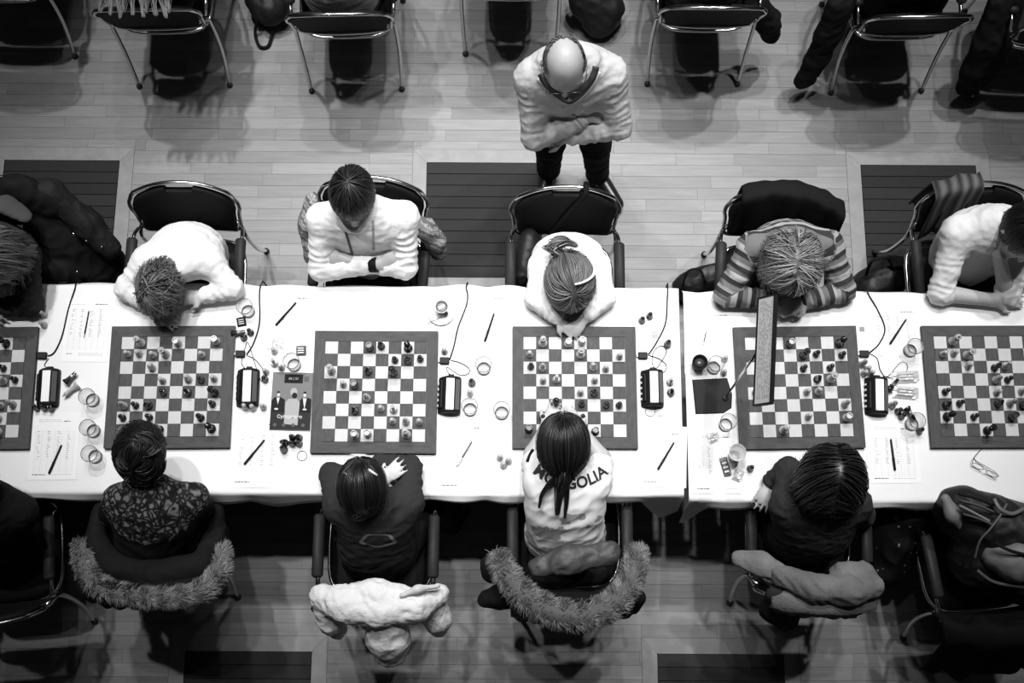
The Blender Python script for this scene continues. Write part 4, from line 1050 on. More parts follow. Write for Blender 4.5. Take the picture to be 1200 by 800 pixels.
def cloth_folds(j, fold, wr, seed):
    base = folds(fold[0], fold[1], seed); al = limb_attr(j)
    def f(p):
        v = al(p) - 2.0; arm = np.clip((v - .5) / .06, 0, 1) * (v > .45)
        w = wob(p, 26, seed + 4)
        ring = 1 - np.abs(np.sin(np.pi * v / .042 + 2.6 * w)) * 2          # creases across the sleeve
        tor = 1 - np.abs(np.sin(np.pi * v / .075 + 4.0 * wob(p, 11, seed + 6))) * 2
        m = .5 + .5 * wob(p, 14, seed + 8)
        return base(p) + wr * ring * arm * (.35 + m) * .8 + wr * tor * (1 - arm) * m * .9
    return f
def person(label, J, sc=1.0, skin='skin', shirt=None, sleeve=1.0, collar=None, trousers=None, shoes=None, hair=None, fwd=(0, -1, 0), seated=True, fold=(.0025, 58), attr=None,
           thumbs=(1, 1), hnd=None, curl=.3, girth=1.0, skirt=None, seed=1, loose=.012, wrinkle=.0035, res=.0085, names=('shirt', 'trousers'), hem=0.0, hsc=None):
    hsc = hsc or sc * 1.05
    fwd = Vector(fwd); org = Vector((J['pel'].x, J['pel'].y, 0)); sd = (J['shR'] - J['shL']).normalized()
    j = dict(J)
    hipw = .085 * sc
    sdh = Vector((sd.x, sd.y, 0)).normalized()
    for s_, q in (('L', -1), ('R', 1)):
        j.setdefault('hip' + s_, j['pel'] + sdh * q * hipw)
        if seated:
            j.setdefault('kn' + s_, j['hip' + s_] + fwd * .40 * sc + sdh * q * .03 + Vector((0, 0, .015 - .0)))
            j.setdefault('an' + s_, Vector((j['kn' + s_].x, j['kn' + s_].y, .085)) + fwd * .02)
        j.setdefault('to' + s_, Vector((j['an' + s_].x, j['an' + s_].y, .035)) + fwd * .14 * sc)
    def torso(S, off, top=True, wl=False):
        w = girth * sc; fl = .66
        if not wl:
            S.cone(j['che'], j['nk'] * .75 + j['che'] * .25, .150 * w + off, .105 * w + off, .05, side=sd, flat=fl)
            for q in ('L', 'R'):
                S.cone(j['nk'] * .6 + j['che'] * .4, j['sh' + q], .060 * sc + off, .050 * sc + off, .05)
            S.cone(j['wai'], j['che'], .138 * w + off, .150 * w + off, .06, side=sd, flat=fl + .04)
            S.cone(j['pel'] * .5 + j['wai'] * .5, j['wai'], .145 * w + off, .138 * w + off, .06, side=sd, flat=fl + .06)
        S.cone(j['pel'], j['pel'] * .55 + j['wai'] * .45, .135 * w + off * .9, .14 * w + off * .9, .06, side=sd, flat=.74)
    def arms(S, off, ext):
        for q in ('L', 'R'):
            a, b, c = j['sh' + q], j['el' + q], j['wr' + q]
            if ext <= 0:
                e = a + (b - a) * (1 + ext); S.cone(a, e, .050 * sc + off, (.050 - .008 * (1 + ext)) * sc + off * 1.2, .04)
            else:
                S.cone(a, b, .050 * sc + off, .041 * sc + off, .04)
                e = b + (c - b) * ext; S.cone(b, e, .041 * sc + off, (.041 - .014 * ext) * sc + off, .014)
    def legs(S, off, foot=True):
        for q in ('L', 'R'):
            S.cone(j['hip' + q], j['kn' + q], .078 * sc + off, .054 * sc + off, .05); S.cone(j['kn' + q], j['an' + q], .053 * sc + off, .036 * sc + off * 1.6, .03)
            if foot: S.cone(j['an' + q] + Vector((0, 0, -.04)), j['to' + q], .034 * sc, .028 * sc, .02)
    B = Soft(res); head_prims(B, j['hd'], j['up'], j['fc'], hsc)
    upn = Vector(j['up']).normalized(); fcn = Vector(j['fc']).normalized()
    B.cone(j['nk'], j['hd'] - upn * .06 * sc - fcn * .02 * sc, .054 * sc, .050 * sc, .03)
    torso(B, -.004); arms(B, 0, 1.0); legs(B, -.004)
    hn = hnd or {}
    for i, q in enumerate(('L', 'R')):
        dd, nn = hn.get(q, ((j['wr' + q] - j['el' + q]).normalized(), (0, 0, 1)))
        hand_prims(B, j['wr' + q], dd, nn, thumbs[i], sc * .96, curl)
    body = link('person', B.me('person', org), MAT[skin], None, org); tag(body, label, 'person')
    if shirt is not None:
        S = Soft(res * 1.0); torso(S, loose); arms(S, loose, sleeve)
        if hem: S.cone(j['pel'], j['pel'] * .5 + j['wai'] * .5, .16 * sc * girth + hem, .15 * sc * girth + hem, .05, side=sd, flat=.8)
        link(names[0], S.me(names[0], org, cloth_folds(j, fold, wrinkle, seed), attr), shirt, body)
    if trousers is not None:
        S = Soft(res * 1.3); torso(S, .004, wl=True); legs(S, .012, False)
        link(names[1], S.me(names[1], org, folds(.005, 30, seed + 3)), trousers, body)
    if shoes is not None:
        for q in ('L', 'R'):
            S = Soft(.008); S.cone(j['an' + q] + Vector((0, 0, -.045)) - fwd * .02, j['to' + q] + Vector((0, 0, .003)), .042 * sc, .035 * sc, .02)
            link('shoe', S.me('shoe', org), shoes, body)
    sdv = fcn.cross(upn)
    for q in (-1, 1):
        eye = MB().lathe([(.001, -.011), (.008, -.008), (.011, 0), (.008, .008), (.001, .011)], 8)
        link('eye', eye.me('eye', True), MAT['eye'], body, j['hd'] + fcn * .079 * hsc + upn * .004 * hsc + sdv * q * .030 * hsc - org)
    if hair: build_hair('hair', body, org, j['hd'], j['up'], j['fc'], hsc, avoid=[(j['nk'], .085 * sc), (j['che'], .125 * sc * girth), (j['shL'], .08 * sc), (j['shR'], .08 * sc), ((j['nk'] + j['che']) / 2, .115 * sc * girth)], **hair)
    return body, j, org
MAT['eye'] = M('eye', .12, .2); MAT['skin_man'] = M('man_skin', .34, .5, var=(30, .06), spec=.35)
H_dark = hair_mat('dark_hair', .004, .035); H_black = hair_mat('black_hair', .003, .022, .35); H_brown = hair_mat('brown_hair', .010, .24); H_blond = hair_mat('blond_hair', .02, .50, .4); H_grey = hair_mat('grey_hair', .02, .22); H_fringe = hair_mat('white_fringe_hair', .10, .5)
white_shirt = M('white_shirt', .80, .8, spec=.2, bump=(16, .35, .025)); black_cloth = M('black_cloth', .010, .85, spec=.12, bump=(90, .2, .004)); dark_cloth = M('dark_grey_cloth', .03, .85, spec=.15, bump=(110, .25, .004))
black_trouser = M('black_trouser', .010, .85, spec=.12); jean = M('dark_jean', .03, .8, spec=.15); shoe = M('black_leather', .012, .3, coat=.2)
pale_knit = M('pale_knit', .46, .85, spec=.2, bump=(14, .4, .025)); white_knit = M('white_knit', .72, .85, spec=.2, bump=(16, .3, .02)); grey_shirt = M('grey_shirt', .45, .8, spec=.2)
def CH(u, y, z=.66, v=305): return P(u, v, z).x, y
def pel(u, y, dy, dx=0, z=.545, v=305): return Vector((P(u, v, .66).x + dx, y + dy, z))
TOP, BOT = (0, -1, 0), (0, 1, 0)
# --- the sleeping boy in white
J = dict(pel=pel(219, YCT, .05), wai=P(222, 292, .68), che=P(217, 296, .80), nk=P(201, 312, .89), hd=P(187, 338, .92), up=(-.05, -.66, .70), fc=(.05, -.7, -.66),
         shL=P(172, 306, .85), shR=P(244, 306, .85), elL=P(148, 338, .80), wrL=P(182, 362, .80), elR=P(272, 338, .80), wrR=P(240, 346, .80))
person('boy asleep on his arms in a white long sleeved shirt, brown tousled hair', J, .92, 'skin', white_shirt, .97, trousers=black_trouser, shoes=shoe, fwd=TOP, seed=2, girth=1.02, hsc=1.03,
       hair=dict(mat=H_brown, length=(.08, .13), lift=.45, jitter=2.2, seed=2, line=(58, 92, 118), pole_back=.5, pole_side=.2, swell=1.07, cling=.8, zmin=.77), thumbs=(1, -1), hnd={'R': ((-1, -.15, .0), (0, 0, 1))})
# --- the boy with folded arms
J = dict(pel=pel(433, YCT + .03, .04), wai=P(430, 282, .74), che=P(427, 264, .92), nk=P(418, 246, 1.03), hd=P(413, 229, 1.16), up=(-.03, -.30, .95), fc=(.02, -.93, -.35),
         shL=P(378, 256, .97), shR=P(473, 254, .97), elL=P(376, 316, .80), wrL=P(440, 310, .86), elR=P(475, 313, .80), wrR=P(408, 305, .86))
bf = person('boy with folded arms in white shirt, dark short hair, bowed head', J, .98, 'skin', white_shirt, .80, trousers=black_trouser, shoes=shoe, fwd=TOP, seed=5, girth=1.0, hsc=1.08,
       hair=dict(mat=H_dark, length=(.06, .10), lift=.15, jitter=.8, seed=3, line=(64, 92, 118), swell=1.06, pole_back=.35), thumbs=(1, -1), hnd={'L': ((.9, .3, .1), (0, -.6, .7)), 'R': ((-.95, .15, .15), (0, -.5, .8))})
# --- the girl with the headband
J = dict(pel=pel(662, YCT, .03), wai=P(664, 305, .66), che=P(666, 302, .76), nk=P(667, 312, .84), hd=P(668, 333, .91), up=(.05, -.62, .74), fc=(0, -.74, -.62),
         shL=P(636, 314, .81), shR=P(699, 314, .81), elL=P(628, 350, .80), wrL=P(655, 374, .80), elR=P(709, 348, .80), wrR=P(688, 370, .80))
hg = person('girl with white headband resting her head on her hands, white shirt', J, .86, 'skin', white_shirt, .9, trousers=black_trouser, shoes=shoe, fwd=TOP, seed=7, hsc=1.06,
       hair=dict(mat=H_brown, length=(.16, .24), gather=P(660, 296, .965), grip=.16, jitter=.6, seed=4, line=(58, 96, 126), pole_back=.05, swell=1.14, tails=[([P(660, 297, .965), P(648, 288, .98), P(662, 283, .98), P(676, 288, .96)], 34, .012)]))
# --- striped sweater
J = dict(pel=pel(915, YCT, .03), wai=P(920, 292, .68), che=P(924, 290, .83), nk=P(926, 292, .96), hd=P(928, 308, 1.02), up=(0, -.50, .86), fc=(0, -.86, -.5),
         shL=P(882, 290, .91), shR=P(970, 288, .91), elL=P(851, 345, .80), wrL=P(905, 352, .80), elR=P(989, 340, .80), wrR=P(945, 352, .80))
stripe = attr_mat('striped_knit', 'along', [(0, .36), (.22, .035), (.40, .15), (.58, .30), (.70, .03), (.86, .12)], .85, .2, bump=(130, .2, .003), stripes=.125)
person('person in striped sweater with loose blond hair, bent over the board', J, .98, 'skin', stripe, .95, trousers=jean, shoes=shoe, fwd=TOP, seed=9, attr=limb_attr(J), fold=(.003, 50), hsc=1.06,
       hair=dict(mat=H_blond, n=2400, length=(.20, .32), pull=(0, .12, -1), grip=.10, lift=.12, jitter=1.2, seed=5, line=(60, 98, 128), rad=.0022, swell=1.2, zmin=.82, curl=.05, cling=.7, part=.012, layer=.14), thumbs=(1, -1), hnd={'L': ((.9, -.3, .1), (0, 0, 1)), 'R': ((-.85, -.35, .2), (0, 0, 1))})
# --- white sweater, chin on hand
J = dict(pel=pel(1140, YCT + .02, .03), wai=P(1140, 285, .72), che=P(1152, 274, .87), nk=P(1174, 262, 1.00), hd=P(1200, 272, 1.10), up=(.25, -.25, .93), fc=(.05, -.9, -.4),
         shL=P(1122, 272, .95), shR=P(1212, 266, .95), elL=P(1102, 343, .79), wrL=P(1166, 352, .79), elR=P(1180, 345, .785), wrR=P(1171, 300, .97))
person('person in white three quarter sleeve sweater propping chin on hand', J, 1.0, 'skin', white_knit, .08, trousers=black_trouser, shoes=shoe, fwd=TOP, seed=11, fold=(.0025, 60),
       hair=dict(mat=H_black, length=(.06, .11), lift=.1, jitter=.7, seed=6, line=(62, 94, 120)), thumbs=(1, 1), hnd={'R': ((.25, .35, .85), (-.4, -.8, .2)), 'L': ((1, .05, 0), (0, -.3, 1))})
# --- dark sleeved player
J = dict(pel=pel(-2, YCT, .04), wai=P(-2, 300, .70), che=P(-4, 292, .86), nk=P(-5, 290, .99), hd=P(-8, 300, 1.07), up=(0, -.45, .9), fc=(0, -.9, -.45),
         shL=P(-46, 294, .93), shR=P(28, 300, .92), elL=P(-70, 345, .8), wrL=P(-25, 360, .8), elR=P(36, 356, .80), wrR=P(-6, 360, .80))
person('player in dark sleeves with long grey streaked hair', J, .98, 'skin', dark_cloth, .95, trousers=black_trouser, shoes=shoe, fwd=TOP, seed=13, fold=(.004, 55),
       hair=dict(mat=H_grey, n=1300, length=(.20, .32), pull=(.1, .15, -1), grip=.12, lift=.12, jitter=.8, seed=8, swell=1.12, cling=.6, layer=.12, curl=.06, part=.01))
# --- standing man
def at_y(u, y, z):      # point at height z and depth y below pixel column u
    lo, hi = -300.0, 1100.0
    for _ in range(40):
        m = (lo + hi) / 2
        if P(u, m, z).y > y: lo = m
        else: hi = m
    return P(u, lo, z)
J = dict(pel=at_y(668, 2.40, .93), wai=at_y(668, 2.40, 1.06), che=at_y(668, 2.37, 1.25), nk=at_y(664, 2.36, 1.43), hd=P(661, 76, 1.60), up=(.03, -.42, .90), fc=(.06, -.90, -.42),
         shL=at_y(624, 2.34, 1.33), shR=at_y(714, 2.36, 1.33), elL=P(627, 160, 1.10), wrL=P(686, 137, 1.17), elR=P(725, 148, 1.10), wrR=P(662, 160, 1.07),
         hipL=at_y(648, 2.42, .90), hipR=at_y(690, 2.42, .90), knL=at_y(644, 2.40, .50), knR=at_y(698, 2.40, .50), anL=at_y(643, 2.44, .085), anR=at_y(700, 2.42, .085))
J['toL'] = J['anL'] + Vector((-.03, -.15, -.05)); J['toR'] = J['anR'] + Vector((.10, -.15, -.05))
mn = person('bald standing man with folded arms in pale sweater and black trousers', J, 1.04, 'skin_man', pale_knit, .86, trousers=black_trouser, shoes=shoe, fwd=TOP, seated=False, seed=15, girth=1.2, fold=(.002, 64), loose=.015, wrinkle=.0038, names=('sweater', 'trousers'), hsc=1.06,
       hair=dict(mat=H_grey, n=700, length=(.025, .045), lift=.0, jitter=.4, seed=9, line=(30, 98, 122), rad=.0025, cap=False, swell=1.0, layer=.03, region=lambda az, th: abs((az + math.pi) % 6.2832 - math.pi) > 1.25 and th > R(58)), thumbs=(1, -1), hnd={'L': ((.75, .35, .15), (.2, -.6, .7)), 'R': ((-.9, -.1, .0), (0, -.5, .8))})
# --- near side: person in black lace
J = dict(pel=pel(181, YCB + .18, .0, v=650), wai=P(181, 630, .70), che=P(181, 604, .85), nk=P(172, 572, .97), hd=P(166, 531, 1.08), up=(-.05, .42, .9), fc=(0, .9, -.42),
         shL=P(140, 586, .90), shR=P(226, 584, .90), elL=P(128, 605, .70), wrL=P(150, 585, .62), elR=P(238, 600, .70), wrR=P(210, 585, .62))
lace = M('black_lace', .012, .7, spec=.2)
nt = lace.node_tree; vo = nt.nodes.new('ShaderNodeTexVoronoi'); vo.feature = 'DISTANCE_TO_EDGE'; vo.inputs['Scale'].default_value = 34
nz = nt.nodes.new('ShaderNodeTexNoise'); nz.inputs['Scale'].default_value = 14
tcn = [n_ for n_ in nt.nodes if n_.type == 'TEX_COORD'][0]
ad = nt.nodes.new('ShaderNodeVectorMath'); ad.operation = 'MULTIPLY_ADD'; ad.inputs[1].default_value = (.12, .12, .12)
nt.links.new(tcn.outputs['Object'], nz.inputs['Vector']); nt.links.new(nz.outputs['Color'], ad.inputs[0]); nt.links.new(tcn.outputs['Object'], ad.inputs[2]); nt.links.new(ad.outputs[0], vo.inputs['Vector'])
gt = nt.nodes.new('ShaderNodeMapRange'); gt.inputs[1].default_value = .10; gt.inputs[2].default_value = .30; nt.links.new(vo.outputs['Distance'], gt.inputs[0])
sx = nt.nodes.new('ShaderNodeSeparateXYZ'); nt.links.new(tcn.outputs['Object'], sx.inputs[0])
hi_ = nt.nodes.new('ShaderNodeMath'); hi_.operation = 'GREATER_THAN'; hi_.inputs[1].default_value = .885; nt.links.new(sx.outputs['Z'], hi_.inputs[0])
mu_ = nt.nodes.new('ShaderNodeMath'); mu_.operation = 'MULTIPLY'; nt.links.new(gt.outputs[0], mu_.inputs[0]); nt.links.new(hi_.outputs[0], mu_.inputs[1])
mr_ = nt.nodes.new('ShaderNodeMapRange'); mr_.inputs[3].default_value = .008; mr_.inputs[4].default_value = .16; nt.links.new(mu_.outputs[0], mr_.inputs[0]); nt.links.new(mr_.outputs[0], nt.nodes['Principled BSDF'].inputs['Base Color'])
person('woman in black dress with lace shoulders, dark hair pinned up', J, .95, 'skin_pale', lace, -.25, trousers=black_trouser, shoes=shoe, fwd=BOT, seed=17, names=('lace_dress', 'skirt'), fold=(.003, 40), hsc=1.04, girth=1.05,
       hair=dict(mat=H_black, length=(.14, .2), gather=P(166, 524, 1.2), grip=.3, jitter=.4, seed=10, swell=1.14, line=(62, 96, 124), pole_back=1.2, tails=[([P(150, 522, 1.19), P(166, 510, 1.205), P(184, 522, 1.19), P(166, 534, 1.20), P(152, 524, 1.19)], 40, .010)]), thumbs=(-1, 1))
# --- near side: dark sweater, hair clips
J = dict(pel=pel(440, YCB + .03, .03, v=650), wai=P(440, 634, .68), che=P(440, 608, .82), nk=P(431, 590, .93), hd=P(425, 567, 1.03), up=(-.08, .42, .9), fc=(0, .9, -.42),
         shL=P(397, 594, .87), shR=P(478, 590, .87), elL=P(388, 556, .80), wrL=P(447, 565, .875), elR=P(481, 548, .81), wrR=P(442, 541, .80), knR=P(508, 588, .50), anR=P(528, 612, .10), toR=P(543, 600, .05))
gs = person('girl in dark sweater with hair clips, leaning on the table', J, .92, 'skin_pale', dark_cloth, .95, trousers=black_trouser, shoes=shoe, fwd=BOT, seed=19, fold=(.003, 55), names=('sweater', 'trousers'), hsc=1.02,
       hair=dict(mat=H_black, length=(.16, .24), gather=P(424, 598, 1.05), grip=.16, jitter=.35, seed=11, swell=1.08, line=(62, 96, 118), pole_back=-.5, tails=[([P(424, 597, 1.05), P(416, 604, 1.05), P(428, 607, 1.03)], 26, .010)]), thumbs=(-1, -1), curl=.12, hnd={'L': ((.75, .65, .12), (0, 0, 1)), 'R': ((-1, 0, 0), (0, 0, 1))})
# --- near side: MONGOLIA shirt
J = dict(pel=pel(664, YCB + .12, .02, v=640), wai=P(662, 618, .70), che=P(662, 592, .83), nk=P(661, 565, .95), hd=P(660, 518, 1.05), up=(0, .52, .85), fc=(0, .85, -.52),
         shL=P(632, 566, .90), shR=P(698, 566, .90), elL=P(624, 532, .80), wrL=P(640, 500, .81), elR=P(706, 537, .80), wrR=P(682, 505, .81))
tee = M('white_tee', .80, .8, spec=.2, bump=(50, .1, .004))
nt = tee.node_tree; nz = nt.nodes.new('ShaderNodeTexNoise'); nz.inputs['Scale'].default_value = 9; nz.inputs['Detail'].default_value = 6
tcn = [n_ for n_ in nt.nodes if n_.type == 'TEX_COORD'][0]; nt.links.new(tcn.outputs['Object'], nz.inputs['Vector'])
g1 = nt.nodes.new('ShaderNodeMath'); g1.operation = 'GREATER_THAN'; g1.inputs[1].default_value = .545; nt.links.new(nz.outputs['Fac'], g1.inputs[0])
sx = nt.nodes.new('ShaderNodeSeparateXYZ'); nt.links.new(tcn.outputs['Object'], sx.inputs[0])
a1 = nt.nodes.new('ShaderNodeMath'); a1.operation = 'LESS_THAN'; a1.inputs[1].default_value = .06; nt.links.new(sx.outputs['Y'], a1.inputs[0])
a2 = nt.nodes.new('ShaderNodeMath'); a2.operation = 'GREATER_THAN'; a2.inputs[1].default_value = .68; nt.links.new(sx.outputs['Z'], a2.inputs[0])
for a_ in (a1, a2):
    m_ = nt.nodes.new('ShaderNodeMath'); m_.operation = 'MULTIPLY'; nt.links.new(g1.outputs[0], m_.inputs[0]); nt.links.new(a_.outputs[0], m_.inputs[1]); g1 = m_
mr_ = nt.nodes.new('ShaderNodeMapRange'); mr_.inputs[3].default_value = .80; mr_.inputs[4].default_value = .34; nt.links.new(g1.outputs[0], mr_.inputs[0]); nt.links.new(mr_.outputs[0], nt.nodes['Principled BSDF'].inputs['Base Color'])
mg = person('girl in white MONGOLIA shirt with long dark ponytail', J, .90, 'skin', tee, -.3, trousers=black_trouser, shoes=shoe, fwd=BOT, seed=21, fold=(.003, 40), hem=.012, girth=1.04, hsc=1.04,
       hair=dict(mat=H_black, length=(.18, .26), gather=P(662, 552, 1.07), grip=.14, jitter=.4, seed=12, swell=1.14, line=(62, 98, 122), pole_back=-.5, tails=[([P(662, 545, 1.09), P(661, 560, 1.08), P(656, 578, 1.03), P(653, 602, .97)], 60, .011), ([P(660, 552, 1.08), P(645, 565, 1.04), P(635, 580, 1.0), P(632, 594, .96)], 12, .004), ([P(662, 552, 1.08), P(665, 575, 1.02), P(662, 606, .95)], 14, .005)]), thumbs=(-1, 1))
# --- near side: dark haired player
J = dict(pel=pel(949, YCB + .16, .0, v=640), wai=P(952, 625, .72), che=P(956, 604, .86), nk=P(964, 586, .98), hd=P(974, 562, 1.09), up=(.08, .42, .9), fc=(.05, .9, -.42),
         shL=P(922, 592, .92), shR=P(1002, 590, .92), elL=P(924, 550, .82), wrL=P(904, 564, .785), elR=P(1010, 604, .72), wrR=P(985, 585, .64))
person('player in dark sweater with thick black shoulder length hair', J, .98, 'skin', dark_cloth, .95, trousers=black_trouser, shoes=shoe, fwd=BOT, seed=23, fold=(.004, 55), names=('sweater', 'trousers'), hsc=1.06,
       hair=dict(mat=H_black, n=1600, length=(.22, .34), pull=(.25, -.10, -1), grip=.12, lift=.05, jitter=.6, seed=13, swell=1.30, line=(62, 100, 126), cling=.6, layer=.12, part=-.01), thumbs=(-1, 1), hnd={'L': ((-.45, -.85, 0), (0, 0, 1))})
# --- near side: person in black at the left end
J = dict(pel=pel(-14, YCB + .05, .03, v=650), wai=P(-14, 630, .72), che=P(-16, 602, .90), nk=P(-18, 582, 1.0), hd=P(-30, 562, 1.10), up=(0, .42, .9), fc=(0, .9, -.42),
         shL=P(-58, 590, .95), shR=P(24, 600, .92), elL=P(-62, 550, .8), wrL=P(-35, 525, .8), elR=P(16, 610, .72), wrR=P(-20, 585, .64))
person('person in black clothes whose face is turned to the table', J, 1.0, 'skin', black_cloth, .95, trousers=black_trouser, shoes=shoe, fwd=BOT, seed=25, hair=dict(mat=H_black, n=700, length=(.07, .11), seed=14))
# --- back row, seen from behind
BACK = [(215.5, 101, black_cloth, H_fringe, 'person in black with long pale hair falling behind the chair', 1), (416.5, 106, grey_shirt, H_dark, 'person in grey shirt seated in the back row', 0), (598, 64, black_cloth, H_dark, 'person in black seated behind the standing man', 0),
        (811, 99, M('ribbed_top', .05, .8, bump=(60, .3, .004)), H_brown, 'person in dark ribbed top seated in the back row', 0), (1024.5, 108, black_cloth, H_black, 'person in black top with pale waistband showing', 0)]
for i, (u, v, cl, hm, lab, lng) in enumerate(BACK):
    q = P(u, v, 0); x, y = q.x, q.y + .285 - .06; b_ = Vector((x, y, .545))
    J = dict(pel=b_, wai=b_ + Vector((0, -.03, .17)), che=b_ + Vector((0, -.02, .34)), nk=b_ + Vector((0, .02, .48)), hd=b_ + Vector((0, .08, .64)), up=(0, .25, .97), fc=(0, .97, -.25),
             shL=b_ + Vector((-.17, .02, .42)), shR=b_ + Vector((.17, .02, .42)), elL=b_ + Vector((-.22, .12, .16)), wrL=b_ + Vector((-.10, .32, .10)), elR=b_ + Vector((.22, .12, .16)), wrR=b_ + Vector((.10, .32, .10)))
    person(lab, J, .97, 'skin', cl, .95, trousers=jean, shoes=shoe, fwd=BOT, seed=30 + i, res=.011, girth=1.08, hem=.012 if i == 4 else 0, hair=dict(rad=.0022 if lng else .003, tails=[([P(145 + 5 * k, -70, 1.22), P(132 + 7 * k, -34, 1.08), P(124 + 8 * k, -6, .97), P(117 + 9 * k + 3 * (k % 3), 14 + 3 * (k % 3), .93)], 9, .014) for k in range(10)] if lng else (), mat=hm, n=800, length=(.40, .66) if lng else (.06, .1), pull=(0, -.12, -1) if lng else (0, 0, 0), grip=.25 if lng else 0, seed=20 + i, cling=.35 if lng else 1, lift=0, curl=.05 if lng else 0, segs=14 if lng else 8))

# ------------------------------------------------------------ garments, bags and other soft things
def soft(name, prims, mat, parent=None, org=None, fold=(.004, 45), res=.011, seed=1, k=.03, attr=None):
    S = Soft(res)
    for p in prims:
        a, b, ra, rb = p[:4]; side = p[4] if len(p) > 4 else None; fl = p[5] if len(p) > 5 else 1.0
        S.cone(a, b, ra, rb, k, side, fl)
    if org is None:
        lo = min(min(p[0].z - p[2], p[1].z - p[3]) for p in prims); c = sum(((p[0] + p[1]) / 2 for p in prims), Vector()) / len(prims); org = Vector((c.x, c.y, max(0, lo)))
    return link(name, S.me(name, org, folds(fold[0], fold[1], seed) if fold else None, attr), mat, parent, None if parent else org), org
def chain(pts, rs, side=None, fl=1.0): return [(pts[i], pts[i + 1], rs[i], rs[i + 1], side, fl) if side is not None else (pts[i], pts[i + 1], rs[i], rs[i + 1]) for i in range(len(pts) - 1)]
def chair_mat(i): o = CHAIRS[i]; return Matrix.Translation(o.location) @ Matrix.Rotation(o.rotation_euler.z, 4, 'Z')
def t_top(s): return .350 - (s / .24) ** 2 * .075
def drape_mesh(i, s0, s1, fl, bl, name, off=.030, wr=.008, freq=38, seed=1, skew=0.0, thick=.008, ns=44, flare=.0):
    """cloth laid over backrest i: front length fl, back length bl"""
    Mx = chair_mat(i); rr = random.Random(seed); ph = [rr.uniform(0, 6.28) for _ in range(4)]; sl = []
    for a in range(ns + 1):
        s = s0 + (s1 - s0) * a / ns; tt = t_top(s); col = []
        F = fl * (1 + .12 * math.sin(s * 17 + ph[0])) if not callable(fl) else fl(s)
        B = bl * (1 + .12 * math.sin(s * 13 + ph[1])) if not callable(bl) else bl(s)
        def w(t): return wr * (math.sin(s * freq + ph[2] + 1.6 * math.sin(s * 9 + t * 8) + skew * t * 20) + .5 * math.sin(s * freq * 1.9 + ph[3] + t * 6))
        n1 = 8
        for k in range(n1 + 1):
            t = tt - F * (1 - k / n1); col.append(back_pt(s, t - .0, off + w(t) * (.4 + .6 * (1 - k / n1))))
        for k in range(1, 4):
            an = math.pi * k / 4; col.append(back_pt(s, tt + .014 * math.sin(an), off * math.cos(an) + w(tt) * .4))
        for k in range(n1 + 1):
            q = back_pt(s, tt, -off - w(tt) * .4); d = B * k / n1
            col.append(q + Vector((0, -.02 - flare * (d / max(B, .01)) * .1 - abs(w(d)) * 1.5 * k / n1, -d)))
        sl.append([Mx @ p for p in col])
    mb = MB().loft(sl, cap=False, closed=False); return mb
def drape(i, s0, s1, fl, bl, name, mat, parent=None, org=None, thick=.010, **kw):
    mb = drape_mesh(i, s0, s1, fl, bl, name, **kw)
    if org is None: org = Vector((sum(v[0] for v in mb.v) / len(mb.v), sum(v[1] for v in mb.v) / len(mb.v), min(v[2] for v in mb.v)))
    mb.v = [tuple(Vector(v) - org) for v in mb.v]
    o = mb.build(name, mat, parent, smooth=True, loc=None if parent else org)
    so = o.modifiers.new('thick', 'SOLIDIFY'); so.thickness = thick; so.offset = 0
    return o, org
